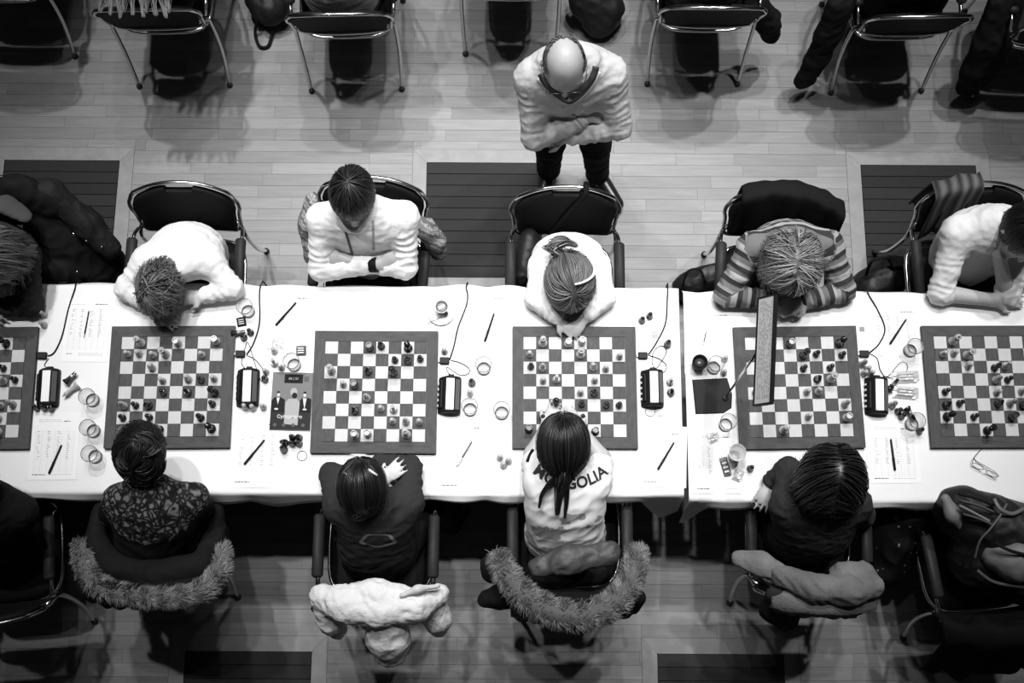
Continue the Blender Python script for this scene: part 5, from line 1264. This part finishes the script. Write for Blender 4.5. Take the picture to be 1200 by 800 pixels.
def fur(name, pts, rad, n, ln, mat, parent, org, seed=1, flat=.8, lean=.5, base_mat=None):
    rr = np.random.default_rng(seed); sp = np.array([list(q) for q in spline(pts, 8)]); m = len(sp)
    rp = np.interp(np.linspace(0, 1, m), np.linspace(0, 1, len(rad)), rad)
    tg = np.gradient(sp, axis=0); tg /= np.linalg.norm(tg, axis=1)[:, None]
    up = np.tile(np.array([0, 0, 1.]), (m, 1)); sd = np.cross(tg, up); sd /= np.linalg.norm(sd, axis=1)[:, None]; up = np.cross(sd, tg)
    i = rr.integers(0, m, n); a = rr.uniform(0, 2 * np.pi, n)
    nd = np.cos(a)[:, None] * sd[i] + np.sin(a)[:, None] * up[i] * flat
    p0 = sp[i] + tg[i] * rr.uniform(-.5, .5, (n, 1)) * np.linalg.norm(sp[1] - sp[0]) + nd * (rp[i] * .8)[:, None]
    cl = np.stack([np.sin(p0 @ np.array([90., 40, 30])), np.sin(p0 @ np.array([-50., 80, 20]) + 1), np.sin(p0 @ np.array([30., 60, -80]) + 2)], 1)
    v = nd + tg[i] * lean * rr.choice([-1, 1]) + rr.normal(size=(n, 3)) * .35 + cl * .45; v /= np.linalg.norm(v, axis=1)[:, None]
    seg = 4; L_ = rr.uniform(*ln, (n, 1)); path = [p0]; p = p0
    for k in range(seg):
        v = v + np.array([0, 0, -.18]) + tg[i] * .1; v /= np.linalg.norm(v, axis=1)[:, None]; p = p + v * L_ / seg; path.append(p)
    path = np.stack(path, 1); t = np.gradient(path, axis=1); t /= np.linalg.norm(t, axis=2, keepdims=True)
    b_ = np.cross(t, nd[:, None]); b_ /= np.linalg.norm(b_, axis=2, keepdims=True) + 1e-9; nn = np.cross(b_, t)
    R_ = (rr.uniform(.0014, .0026, n)[:, None] * np.array([1, 1, .8, .5, .15])[None])[..., None]
    ring = np.stack([path + b_ * R_, path + nn * R_, path - b_ * R_], 2); V = ring.reshape(-1, 3)
    i0 = (np.arange(n)[:, None, None] * 5 + np.arange(4)[None, :, None]) * 3; k = np.arange(3)[None, None]; k2 = (k + 1) % 3
    F = np.stack([i0 + k, i0 + k2, i0 + 3 + k2, i0 + 3 + k], -1).reshape(-1, 4)
    sh = np.repeat(np.clip(.45 + .22 * cl[:, 0] + rr.normal(0, .15, n), .02, .98), 15)
    # inner pelt
    b = MB().tube([Vector(q) for q in sp], [float(x) for x in rp * .85], 10, flat=1.0)
    base = len(V); V = np.concatenate([V, np.array(b.v)]); Fb = [tuple(x + base for x in f) for f in b.f]; sh = np.concatenate([sh, np.full(len(b.v), .2)])
    me = bpy.data.meshes.new(name); me.from_pydata((V - V3(org)).tolist(), [], F.tolist() + Fb); me.update()
    me.polygons.foreach_set('use_smooth', [True] * len(me.polygons))
    A = me.attributes.new('shade', 'FLOAT', 'POINT'); A.data.foreach_set('value', sh.astype(np.float32))
    return tag(link(name, me, mat, parent), kind='stuff')
fur_grey = hair_mat('grey_fur', .03, .42, .7); fur_tawny = hair_mat('tawny_fur', .02, .34, .7)
coat_black = M('black_coat', .008, .8, spec=.15, bump=(40, .3, .006)); coat_lining = M('grey_lining', .045, .55, bump=(14, .5, .02)); wool_grey = M('grey_wool', .17, .9, spec=.1, bump=(120, .5, .006), var=(14, .25)); wool_dark = M('dark_wool', .03, .9, spec=.1)
white_pad = M('white_padded_cloth', .78, .6, bump=(24, .5, .02)); bag_black = M('black_nylon', .010, .5, spec=.3, bump=(30, .3, .01))

# dark coat over the chair of the dark sleeved player
e = empty('winter_coat', P(60, 300, .3)); tag(e, 'black winter coat with snap buttons sprawling over the chair arm', 'coat'); og = Vector(e.location)
soft('coat_body', chain([P(-25, 232, .88), P(25, 228, .90), P(58, 240, .86)], [.09, .10, .09], (0, .3, 1), .6) + chain([P(50, 238, .84), P(88, 275, .72), P(122, 310, .58)], [.11, .13, .10], (.7, .7, 0), .45) + chain([P(60, 270, .70), P(70, 320, .60), P(105, 325, .5)], [.12, .12, .10], (1, 0, 0), .6), coat_black, e, og, (.007, 36), seed=41)
soft('sleeve', chain([P(25, 222, .93), P(60, 226, .90), P(100, 262, .80), P(128, 290, .70)], [.045, .055, .055, .05]), M('coat_sleeve', .012, .7, bump=(22, .6, .02), spec=.2), e, og, (.005, 50), seed=42)
soft('hood_lining', [(P(8, 240, .98), P(28, 252, .96), .055, .04, Vector((.5, -.8, 0)), .35)], M('hood_lining', .05, .8), e, og, None)
for u, v, z in ((86, 274, .835), (101, 282, .80), (119, 289, .77), (90, 318, .705)): MB().lathe([(.005, 0), (.006, .003), (.001, .005)], 10).build('snap_button', MAT['steel'], e, smooth=True, loc=P(u, v, z) - og)
# patterned sweater on the folded arms chair
pat = M('patterned_knit', .45, .9); nt = pat.node_tree; tcn = [n_ for n_ in nt.nodes if n_.type == 'TEX_COORD'][0]
wv = nt.nodes.new('ShaderNodeTexWave'); wv.wave_type = 'BANDS'; wv.bands_direction = 'DIAGONAL'; wv.inputs['Scale'].default_value = 9; wv.inputs['Distortion'].default_value = 2.5; wv.inputs['Detail Scale'].default_value = 6; nt.links.new(tcn.outputs['Object'], wv.inputs['Vector'])
cr = nt.nodes.new('ShaderNodeValToRGB'); cr.color_ramp.interpolation = 'CONSTANT'; el = cr.color_ramp.elements
for q in range(3): el.new(.5)
for e_, (p_, g_) in zip(el, ((0, .10), (.25, .34), (.5, .05), (.62, .42), (.85, .2))): e_.position = p_; e_.color = g3(g_)
nt.links.new(wv.outputs['Color'], cr.inputs[0]); nt.links.new(cr.outputs[0], nt.nodes['Principled BSDF'].inputs['Base Color'])
e = empty('knit_sweater', Vector((CHAIRS[2].location.x, CHAIRS[2].location.y + .2, .45))); tag(e, 'patterned knit sweater hung round the folded arms chair', 'sweater'); og = Vector(e.location)
soft('sweater_back', chain([P(365, 238, .80), P(358, 262, .74), P(362, 300, .62)], [.05, .045, .035], (0, 1, 0), .6), pat, e, og, (.004, 50), seed=43)
soft('sweater_sleeve', chain([P(484, 262, .80), P(498, 268, .76), P(510, 282, .68), P(514, 296, .58)], [.04, .045, .042, .036]), pat, e, og, (.004, 50), seed=44)
# shoulder bag hung on the headband chair
e = empty('shoulder_bag', P(622, 318, .475)); tag(e, 'black shoulder bag on the chair beside the headband girl', 'bag'); og = Vector(e.location)
soft('bag_body', chain([P(620, 285, .58), P(614, 318, .56)], [.07, .075], (0, 0, 1), .75), bag_black, e, og, (.005, 40), seed=45)
Mx = chair_mat(3)
MB().tube(spline([Mx @ back_pt(-.085, .35, -.03), Mx @ back_pt(-.085, .357, .0), Mx @ back_pt(-.08, .335, .033), Mx @ back_pt(.0, .17, .036), Mx @ back_pt(.07, .0, .034), P(632, 292, .62)], 5), .011, 6, flat=.35).build('strap', coat_black, e, smooth=True, loc=-og)
# black jacket over the striped sweater chair
e, og = drape(4, -.275, .19, .30, .34, 'jacket', M('black_jacket', .010, .85, spec=.1, sheen=.0, bump=(60, .3, .004)), wr=.010, freq=46, seed=3); tag(e, 'black jacket draped over the backrest behind striped sweater', 'jacket')
# scarf over the white sweater chair
scarf = M('dark_striped_scarf', .07, .8); nt = scarf.node_tree; tcn = [n_ for n_ in nt.nodes if n_.type == 'TEX_COORD'][0]
wv = nt.nodes.new('ShaderNodeTexWave'); wv.inputs['Scale'].default_value = 7; wv.inputs['Distortion'].default_value = 1.5; nt.links.new(tcn.outputs['Object'], wv.inputs['Vector'])
mr_ = nt.nodes.new('ShaderNodeMapRange'); mr_.inputs[3].default_value = .015; mr_.inputs[4].default_value = .11; nt.links.new(wv.outputs['Fac'], mr_.inputs[0]); nt.links.new(mr_.outputs[0], nt.nodes['Principled BSDF'].inputs['Base Color'])
e, og = drape(5, .0, .20, .32, .30, 'scarf', scarf, wr=.014, freq=70, seed=5, skew=.5); tag(e, 'dark striped scarf hung over backrest beside white sweater', 'scarf')
# bags on the floor
e = empty('handbag', P(1028, 330, 0)); tag(e, 'black handbag standing on the floor by white sweater chair', 'bag'); og = Vector(e.location)
soft('bag_body', chain([P(1022, 338, .14), P(1040, 325, .16)], [.125, .12], (0, 0, 1), .8) , bag_black, e, og, (.005, 40), seed=47)
MB().tube(spline([P(1015, 322, .27), P(1022, 306, .37), P(1040, 302, .37), P(1048, 318, .27)], 5), .008, 6).build('handle', coat_black, e, smooth=True, loc=-og)
MB().tube(spline([P(1040, 312, .28), P(1052, 312, .30), P(1066, 318, .25), P(1068, 335, .15)], 5), .007, 6).build('strap', coat_black, e, smooth=True, loc=-og)
e = empty('satchel', P(822, 332, 0)); tag(e, 'dark satchel on floor beside the jacket draped chair', 'bag'); og = Vector(e.location)
soft('bag_body', chain([P(808, 335, .10), P(835, 328, .12)], [.085, .10], (0, 0, 1), .8), bag_black, e, og, (.006, 40), seed=48)
soft('side_pocket', [(P(828, 322, .20), P(838, 318, .20), .035, .035)], M('grey_nylon', .10, .6), e, og, (.003, 40))
MB().tube(spline([P(800, 335, .19), P(806, 318, .27), P(820, 316, .27), P(826, 330, .22)], 5), .006, 6).build('handle', coat_black, e, smooth=True, loc=-og)
# fur coat of the lace woman
e = empty('fur_trimmed_coat', Vector((CHAIRS[7].location.x, CHAIRS[7].location.y - .25, .3))); tag(e, 'black coat with pale fur trim wrapped round the chair of black lace', 'coat'); og = Vector(e.location)
drape(7, -.27, .27, .33, .10, 'coat_body', coat_black, e, og, wr=.008, freq=30, seed=7)
soft('coat_front', chain([P(118, 605, .66), P(112, 640, .70), P(128, 668, .76)], [.06, .07, .06], (0, 1, 0), .6) + chain([P(252, 590, .62), P(254, 630, .70), P(238, 665, .76)], [.05, .065, .06], (0, 1, 0), .6) + chain([P(128, 662, .74), P(180, 676, .80), P(238, 662, .76)], [.06, .06, .06]), coat_black, e, og, (.006, 36), seed=49)
fur('fur_trim', [P(97, 636, .72), P(100, 664, .78), P(118, 688, .83), P(150, 697, .87), P(185, 700, .89), P(218, 698, .87), P(243, 688, .83), P(257, 664, .78), P(259, 640, .73)], [.038, .045, .042, .036, .036, .04, .045, .045, .03], 9000, (.018, .034), fur_grey, e, og, 3)
# white padded coat
e = empty('padded_coat', Vector((CHAIRS[8].location.x, CHAIRS[8].location.y - .3, .5))); tag(e, 'white padded coat bundled over the chair back', 'coat'); og = Vector(e.location)
soft('coat_body', chain([P(380, 700, .84), P(405, 712, .88), P(445, 718, .90), P(485, 712, .89), P(512, 698, .85)], [.060, .068, .062, .066, .05], (0, .3, 1), .85) + chain([P(400, 700, .88), P(440, 696, .90), P(470, 700, .90)], [.05, .055, .05]), white_pad, e, og, (.006, 70), seed=50)
soft('hood', chain([P(452, 722, .86), P(455, 748, .76), P(457, 764, .68)], [.075, .085, .07], (1, 0, 0), .8), white_pad, e, og, (.005, 42), seed=51)
soft('sleeve', chain([P(380, 704, .82), P(388, 726, .74), P(396, 738, .68)], [.055, .052, .038]), white_pad, e, og, (.005, 48), seed=52)
soft('sleeve', chain([P(505, 704, .82), P(512, 724, .74), P(514, 734, .68)], [.055, .055, .042]), white_pad, e, og, (.005, 48), seed=53)
soft('cuff_strap', chain([P(470, 698, .965), P(490, 690, .965), P(515, 686, .93)], [.012, .014, .012]), M('pale_strap', .62, .6), e, og, None)
# fur collared coat behind the MONGOLIA shirt
e = empty('fur_collared_coat', Vector((CHAIRS[9].location.x, CHAIRS[9].location.y - .3, .4))); tag(e, 'dark coat with broad tawny fur collar hung behind MONGOLIA shirt', 'coat'); og = Vector(e.location)
drape(9, -.25, .25, .26, .30, 'coat_body', coat_black, e, og, wr=.006, freq=30, seed=9)
soft('lining_fold', chain([P(630, 664, .80), P(665, 656, .82), P(714, 648, .80)], [.04, .055, .05], (.2, 1, .0), .55), coat_lining, e, og, (.006, 70), seed=54)
fur('fur_collar', [P(582, 648, .68), P(592, 670, .74), P(612, 696, .80), P(640, 714, .85), P(675, 722, .87), P(708, 714, .85), P(732, 692, .80), P(744, 662, .74), P(746, 645, .70)], [.035, .05, .056, .058, .060, .058, .055, .05, .035], 12000, (.018, .036), fur_tawny, e, og, 4)
soft('sleeve', chain([P(600, 672, .62), P(578, 668, .60), P(572, 660, .58)], [.05, .045, .03]) + chain([P(610, 698, .60), P(585, 700, .56), P(570, 702, .54)], [.05, .045, .038]), coat_black, e, og, (.005, 40), seed=55)
soft('coat_tail', chain([P(748, 700, .60), P(742, 712, .50)], [.035, .03]), coat_black, e, og, None)
# grey wool coat
e = empty('wool_coat', Vector((CHAIRS[10].location.x, CHAIRS[10].location.y - .3, .4))); tag(e, 'grey wool coat slung over the chair of the black haired player', 'coat'); og = Vector(e.location)
soft('coat_body', chain([P(918, 676, .86), P(955, 690, .89), P(995, 692, .89), P(1020, 688, .86)], [.055, .065, .07, .055], (0, .4, 1), .8) + chain([P(985, 672, .87), P(1012, 670, .86)], [.045, .045]) + chain([P(1000, 700, .80), P(995, 715, .70)], [.06, .05], (1, 0, 0), .6), wool_grey, e, og, (.005, 50), seed=56)
drape(10, -.20, .235, .20, .16, 'coat_back', wool_grey, e, og, wr=.006, freq=30, seed=15)
soft('collar_flap', chain([P(866, 654, .80), P(890, 660, .83), P(912, 670, .86)], [.035, .045, .04], (.3, 1, 0), .6), wool_grey, e, og, (.003, 50), seed=57)
soft('front_panel', chain([P(915, 698, .80), P(916, 714, .70), P(922, 730, .60)], [.07, .085, .05], (1, 0, 0), .5), wool_dark, e, og, (.003, 30), seed=58)
# dotted black cloth between the chairs
dot = M('dotted_black_cloth', .008, .8, spec=.15); nt = dot.node_tree; tcn = [n_ for n_ in nt.nodes if n_.type == 'TEX_COORD'][0]
vo = nt.nodes.new('ShaderNodeTexVoronoi'); vo.inputs['Scale'].default_value = 24; nt.links.new(tcn.outputs['Object'], vo.inputs['Vector'])
lt = nt.nodes.new('ShaderNodeMath'); lt.operation = 'LESS_THAN'; lt.inputs[1].default_value = .13; nt.links.new(vo.outputs['Distance'], lt.inputs[0])
mr_ = nt.nodes.new('ShaderNodeMapRange'); mr_.inputs[3].default_value = .008; mr_.inputs[4].default_value = .25; nt.links.new(lt.outputs[0], mr_.inputs[0]); nt.links.new(mr_.outputs[0], nt.nodes['Principled BSDF'].inputs['Base Color'])
o, og = soft('shawl', chain([P(1040, 598, .50), P(1052, 630, .42), P(1040, 668, .30)], [.10, .12, .08], (1, 0, .3), .6) + chain([P(1066, 600, .50), P(1072, 640, .35)], [.09, .07]) + [(P(1046, 640, .30), P(1050, 640, .06), .09, .06)], dot, None, None, (.006, 36), seed=59); tag(o, 'black dotted shawl hanging between black haired player and backpack chair', 'shawl')
# backpack and jacket
e = empty('backpack', P(1160, 640, .47)); tag(e, 'black backpack with grey panels and straps on the empty chair', 'backpack'); og = Vector(e.location)
soft('pack_body', chain([P(1128, 600, .74), P(1160, 620, .74), P(1215, 640, .74)], [.12, .155, .17], (0, .5, .9), .85) + chain([P(1150, 650, .66), P(1210, 670, .64)], [.14, .15]), bag_black, e, og, (.005, 34), seed=60)
soft('front_pocket', chain([P(1168, 650, .80), P(1190, 656, .82), P(1215, 656, .82)], [.065, .085, .085], (0, 1, .2), .9), M('grey_pack_panel', .17, .55, bump=(18, .4, .01)), e, og, (.004, 40), seed=61)
soft('side_panel', chain([P(1108, 584, .86), P(1116, 602, .84), P(1126, 616, .80)], [.022, .03, .022], (.5, .8, 0), .8), M('grey_side_panel', .16, .6), e, og, None)
for k in range(4): MB().tube(spline([P(1122 + 2 * k, 578 + 8 * k, .885), P(1145 + k, 584 + 8 * k, .90), P(1165, 592 + 8 * k, .905)], 5), .006, 6).build('ribbed_strap', M('strap_grey', .035, .6) if k % 2 else coat_black, e, smooth=True, loc=-og)
MB().tube(spline([P(1124, 592, .90), P(1140, 600, .905), P(1160, 611, .905)], 5), .006, 6).build('piping', M('pale_piping', .16, .5), e, smooth=True, loc=-og)
MB().tube(spline([P(1180, 590, .92), P(1172, 604, .92), P(1160, 620, .915), P(1148, 634, .89), P(1142, 655, .84)], 5), .005, 6).build('piping', M('pale_piping2', .09, .5), e, smooth=True, loc=-og)
MB().tube(spline([P(1166, 636, .90), P(1184, 645, .915), P(1210, 652, .92)], 5), .007, 6).build('zip', coat_black, e, smooth=True, loc=-og)
MB().tube(spline([P(1165, 584, .92), P(1172, 596, .93), P(1186, 602, .92), P(1200, 596, .91)], 5), .009, 6, flat=.5).build('buckle_strap', M('buckle_strap', .12, .5), e, smooth=True, loc=-og)
MB().tube(spline([P(1145, 668, .80), P(1165, 682, .80), P(1200, 688, .80)], 5), .008, 6).build('base_piping', M('strap_grey2', .05, .6), e, smooth=True, loc=-og)
o, og = drape(11, -.30, .26, .10, .36, 'black_jacket', M('black_jacket_b', .007, .85, spec=.12, bump=(40, .3, .006)), wr=.014, freq=26, seed=12, flare=1.0); tag(o, 'black jacket hanging behind the backpack chair', 'jacket')
# left end: bag beside the person in black
o, og = soft('sports_bag', chain([P(30, 640, .16), P(52, 655, .14)], [.13, .09]) + chain([P(40, 610, .30), P(35, 640, .2)], [.09, .1]), bag_black, None, None, (.006, 36), seed=62); tag(o, 'black bag slumped on the floor by the person in black', 'bag')
# back row bags and coats
e = empty('shoulder_bag', P(312, 10, 0)); tag(e, 'black bag with strap loop beside the grey shirt chair', 'bag'); og = Vector(e.location)
soft('bag_body', chain([P(312, -2, .115), P(316, 8, .105)], [.11, .10], (1, 0, 0), .8), bag_black, e, og, (.005, 36), seed=63)
MB().tube(spline([P(303, 18, .12), P(299, 38, .03), P(304, 54, .012), P(314, 54, .012), P(319, 38, .03), P(324, 18, .12)], 5), .009, 6).build('strap_loop', coat_black, e, smooth=True, loc=-og)
e = empty('black_bag', P(705, 20, 0)); tag(e, 'black bag standing between two back row chairs', 'bag'); og = Vector(e.location)
soft('bag_body', chain([P(694, 0, .16), P(704, 12, .12), P(702, 26, .085)], [.12, .115, .08], (1, 0, 0), .8), bag_black, e, og, (.006, 36), seed=64)
o, og = soft('coat_sleeve', chain([P(985, 5, .65), P(972, 38, .48), P(958, 68, .30), P(944, 92, .16)], [.075, .07, .065, .06], (1, .6, 0), .7), coat_black, None, None, (.007, 44), seed=65); tag(o, 'black coat sleeve trailing down beside pale waistband chair', 'coat')
o, og = soft('dark_coat', chain([P(1178, 5, .62), P(1165, 45, .45), P(1150, 78, .28), P(1138, 98, .16)], [.10, .11, .105, .08], (1, .5, 0), .6), coat_black, None, None, (.007, 40), seed=66); tag(o, 'black coat trailing to the floor beside end chair', 'coat')
o, og = soft('dark_sweater', chain([P(885, 5, .55), P(900, 25, .40), P(903, 40, .28)], [.06, .06, .045]), coat_black, None, None, (.006, 44), seed=67); tag(o, 'black garment hanging off the ribbed top chair', 'garment')

# ------------------------------------------------------------ small things worn
def worn(person_tuple, name, mb, mat, smooth=True):
    body, j, org = person_tuple
    mb.v = [tuple(Vector(v) - org) for v in mb.v]
    return mb.build(name, mat, body, smooth=smooth)
def hframe(j):
    up = Vector(j['up']).normalized(); fc = Vector(j['fc']); fc = (fc - up * fc.dot(up)).normalized(); return j['hd'], fc.cross(up), fc, up
# headband
c, sdv, fcv, upv = hframe(hg[1]); s_ = 1.06 * 1.20
worn(hg, 'headband', MB().tube([c + upv * .012 + (sdv * math.sin(a) * .079 + upv * math.cos(a) * .106) * s_ - fcv * (.062 + .012 * math.sin(abs(a))) for a in [-1.75 + 1.7 * k / 24 for k in range(25)]], .007, 8, flat=.6), white_shirt)
# hair clips and scrunchie
c, sdv, fcv, upv = hframe(gs[1])
for (u, v) in ((437, 553), (407, 556)):
    p0 = P(u - 5, v - 3, 1.145); p1 = P(u + 5, v + 4, 1.14); worn(gs, 'hair_clip', MB().tube([p0, (p0 + p1) / 2 + Vector((0, 0, .006)), p1], .005, 6), MAT['lcd'] if u > 420 else MAT['grey_plastic'])
ctr = P(418, 588, 1.112); worn(gs, 'scrunchie', MB().tube([ctr + Vector((.024 * math.cos(a), .013 * math.sin(a), .014 * math.sin(a))) for a in [2 * math.pi * k / 16 for k in range(16)]], .006, 8, closed=True), M('pale_scrunchie', .4, .8))
ctr = P(441, 622, .0); b = gs[1]
# oval print on her sweater back
def project_print(pt, polys_px, name, mat, target):
    body, j, org = pt; tr = [ch for ch in body.children if ch.name.startswith(target)][0]
    bv = BVHTree.FromPolygons([v.co + org for v in tr.data.vertices], [tuple(p.vertices) for p in tr.data.polygons])
    V, F = [], []
    for poly, faces in polys_px:
        n0 = len(V); ok = True; vs = []
        for u, v in poly:
            d = CM @ Vector((u - 600.0, -(v - 400.0), -FPX)); d.normalize(); h = bv.ray_cast(Vector((0, 0, CAMH)), d)
            if h[0] is None: vs.append(None); continue
            vs.append(h[0] - d * .0035 - org)
        idx = {}
        for i, q in enumerate(vs):
            if q is not None: idx[i] = len(V); V.append(q)
        F += [tuple(idx[i] for i in f) for f in faces if all(i in idx for i in f)]
    return link(name, mesh(name, V, F, False), mat, body) if F else None
def ring_px(cu, cv, ru, rv, w, n=28):
    pts = []; fs = []
    for k in range(n):
        a = 2 * math.pi * k / n; wob_ = 1 + .08 * math.sin(5 * a)
        for q in (1 - w, 1 + w): pts.append((cu + ru * q * wob_ * math.cos(a), cv + rv * q * wob_ * math.sin(a)))
    for k in range(n): a, b = 2 * k, 2 * ((k + 1) % n); fs.append((a, a + 1, b + 1, b))
    return pts, fs
project_print(gs, [ring_px(443, 633, 19, 7, .13)], 'oval_print', M('sweater_print', .17, .7), 'sweater')
# MONGOLIA lettering
tm = text_mesh('MONGOLIA', 1.0, 'tmp', extrude=0, bold=.03); bm = bmesh.new(); bm.from_mesh(tm); bmesh.ops.triangulate(bm, faces=bm.faces)
bmesh.ops.subdivide_edges(bm, edges=[e_ for e_ in bm.edges if e_.calc_length() > .25], cuts=2, use_grid_fill=True); bmesh.ops.triangulate(bm, faces=bm.faces)
xs = [v.co.x for v in bm.verts]; x0, x1 = min(xs), max(xs); ys = [v.co.y for v in bm.verts]; y0, y1 = min(ys), max(ys); pts = []
for v in bm.verts:
    t = (v.co.x - x0) / (x1 - x0); hh_ = (v.co.y - y0) / (y1 - y0) - .5
    ang = (t - .5) * 2 * .62; cu, cv = 669, 566
    u = cu + 41 * math.sin(ang) / math.sin(.62) ; vv = cv - 22 * (1 - math.cos(ang)) / (1 - math.cos(.62)) * .8
    nx, ny = -math.sin(ang) * 1.0, -math.cos(ang); pts.append((u + nx * hh_ * 14, vv + ny * hh_ * 14))
project_print(mg, [(pts, [tuple(v.index for v in f.verts) for f in bm.faces])], 'lettering', M('shirt_lettering', .015, .7), 'shirt'); bm.free()
# man: spectacles, shirt collar, watch
c, sdv, fcv, upv = hframe(mn[1]); q = 1.06
for s_ in (-1, 1):
    worn(mn, 'spectacle_rim', MB().tube([c + fcv * .102 * q + upv * (-.004 + .018 * math.sin(a)) * q + sdv * (s_ * .032 + .024 * math.cos(a)) * q for a in [2 * math.pi * k / 16 for k in range(16)]], .0022, 6, closed=True), fm)
    worn(mn, 'spectacle_temple', MB().tube([c + fcv * .100 * q + upv * .004 * q + sdv * s_ * .057 * q, c + fcv * .05 * q + upv * .006 * q + sdv * s_ * .080 * q, c - fcv * .02 * q + sdv * s_ * .084 * q], .0022, 6), fm)
def surf_tube(pt, px, r, name, mat, target, flat=.6, n=6):
    """a welt sewn onto a garment, following the cloth"""
    body, j, org = pt; tr = [ch for ch in body.children if ch.name.startswith(target)][0]
    bv = BVHTree.FromPolygons([v.co + org for v in tr.data.vertices], [tuple(p.vertices) for p in tr.data.polygons]); pts = []
    for q in spline([Vector((u, v, 0)) for u, v in px], n):
        d_ = CM @ Vector((q.x - 600.0, -(q.y - 400.0), -FPX)); d_.normalize(); h = bv.ray_cast(Vector((0, 0, CAMH)), d_)
        if h[0] is not None: pts.append(h[0] - d_ * r * .4 - org)
    return MB().tube(pts, r, 6, flat=flat).build(name, mat, body, smooth=True) if len(pts) > 3 else None
dark_collar = M('dark_collar', .02, .7); pale_edge = M('pale_collar_edge', .5, .7)
surf_tube(mn, [(634, 86), (640, 96), (652, 105), (666, 114)], .016, 'shirt_collar', dark_collar, 'sweater')
surf_tube(mn, [(698, 78), (693, 92), (682, 104), (668, 114)], .016, 'shirt_collar', dark_collar, 'sweater')
surf_tube(mn, [(630, 92), (645, 108), (667, 121), (688, 108), (703, 84)], .007, 'neckline', pale_edge, 'sweater')
surf_tube(mn, [(672, 134), (678, 140), (684, 148)], .008, 'cuff', M('sweater_cuff', .34, .85), 'sweater')
def band(pt, q, t, r, mat, name='wrist_watch', w=.011):
    body, j, org = pt; a, b = j['el' + q], j['wr' + q]; d = (b - a).normalized(); c0 = a + (b - a) * t; n1 = d.orthogonal().normalized(); n2 = d.cross(n1)
    return worn(pt, name, MB().loft([[c0 + d * s + (n1 * math.cos(x) + n2 * math.sin(x)) * rr_ for x in [2 * math.pi * k / 16 for k in range(16)]] for s, rr_ in ((-w, r), (-w, r + .004), (w, r + .004), (w, r))], cap=False), mat)
band(mn, 'L', .95, .031, coat_black); band(bf, 'L', .97, .029, coat_black, w=.018)
# folded arms boy: collar, placket, strap bands
nk = bf[1]['nk']; cen = nk + Vector((0, -.02, .01))
worn(bf, 'shirt_collar', MB().tube([cen + Vector((.078 * math.sin(a), -.07 * math.cos(a), .03 - .02 * max(0, math.cos(a)))) for a in [-2.3 + 4.6 * k / 20 for k in range(21)]], [.014 + .010 * max(0, math.cos(-2.3 + 4.6 * k / 20)) for k in range(21)], 8, flat=.6), white_shirt)
def strip_px(pts, w):
    P_ = []; F_ = []
    for i, (u, v) in enumerate(pts):
        P_ += [(u - w, v), (u + w, v)]
    for i in range(len(pts) - 1): F_.append((2 * i, 2 * i + 1, 2 * i + 3, 2 * i + 2))
    return P_, F_
project_print(bf, [strip_px([(404 + k * .9, 268 + k * 3) for k in range(11)], 1.6)], 'trim_band', M('shirt_trim', .06, .7), 'shirt')
project_print(bf, [strip_px([(437 + k * .1, 258 + k * 3.2) for k in range(12)], 1.4)], 'placket', M('shirt_placket', .35, .7), 'shirt')
# MONGOLIA shirt: dark shoulder flash
surf_tube(mg, [(625, 526), (621, 533), (618, 541)], .007, 'shoulder_flash', coat_black, 'shirt')
# lace woman: hair slide
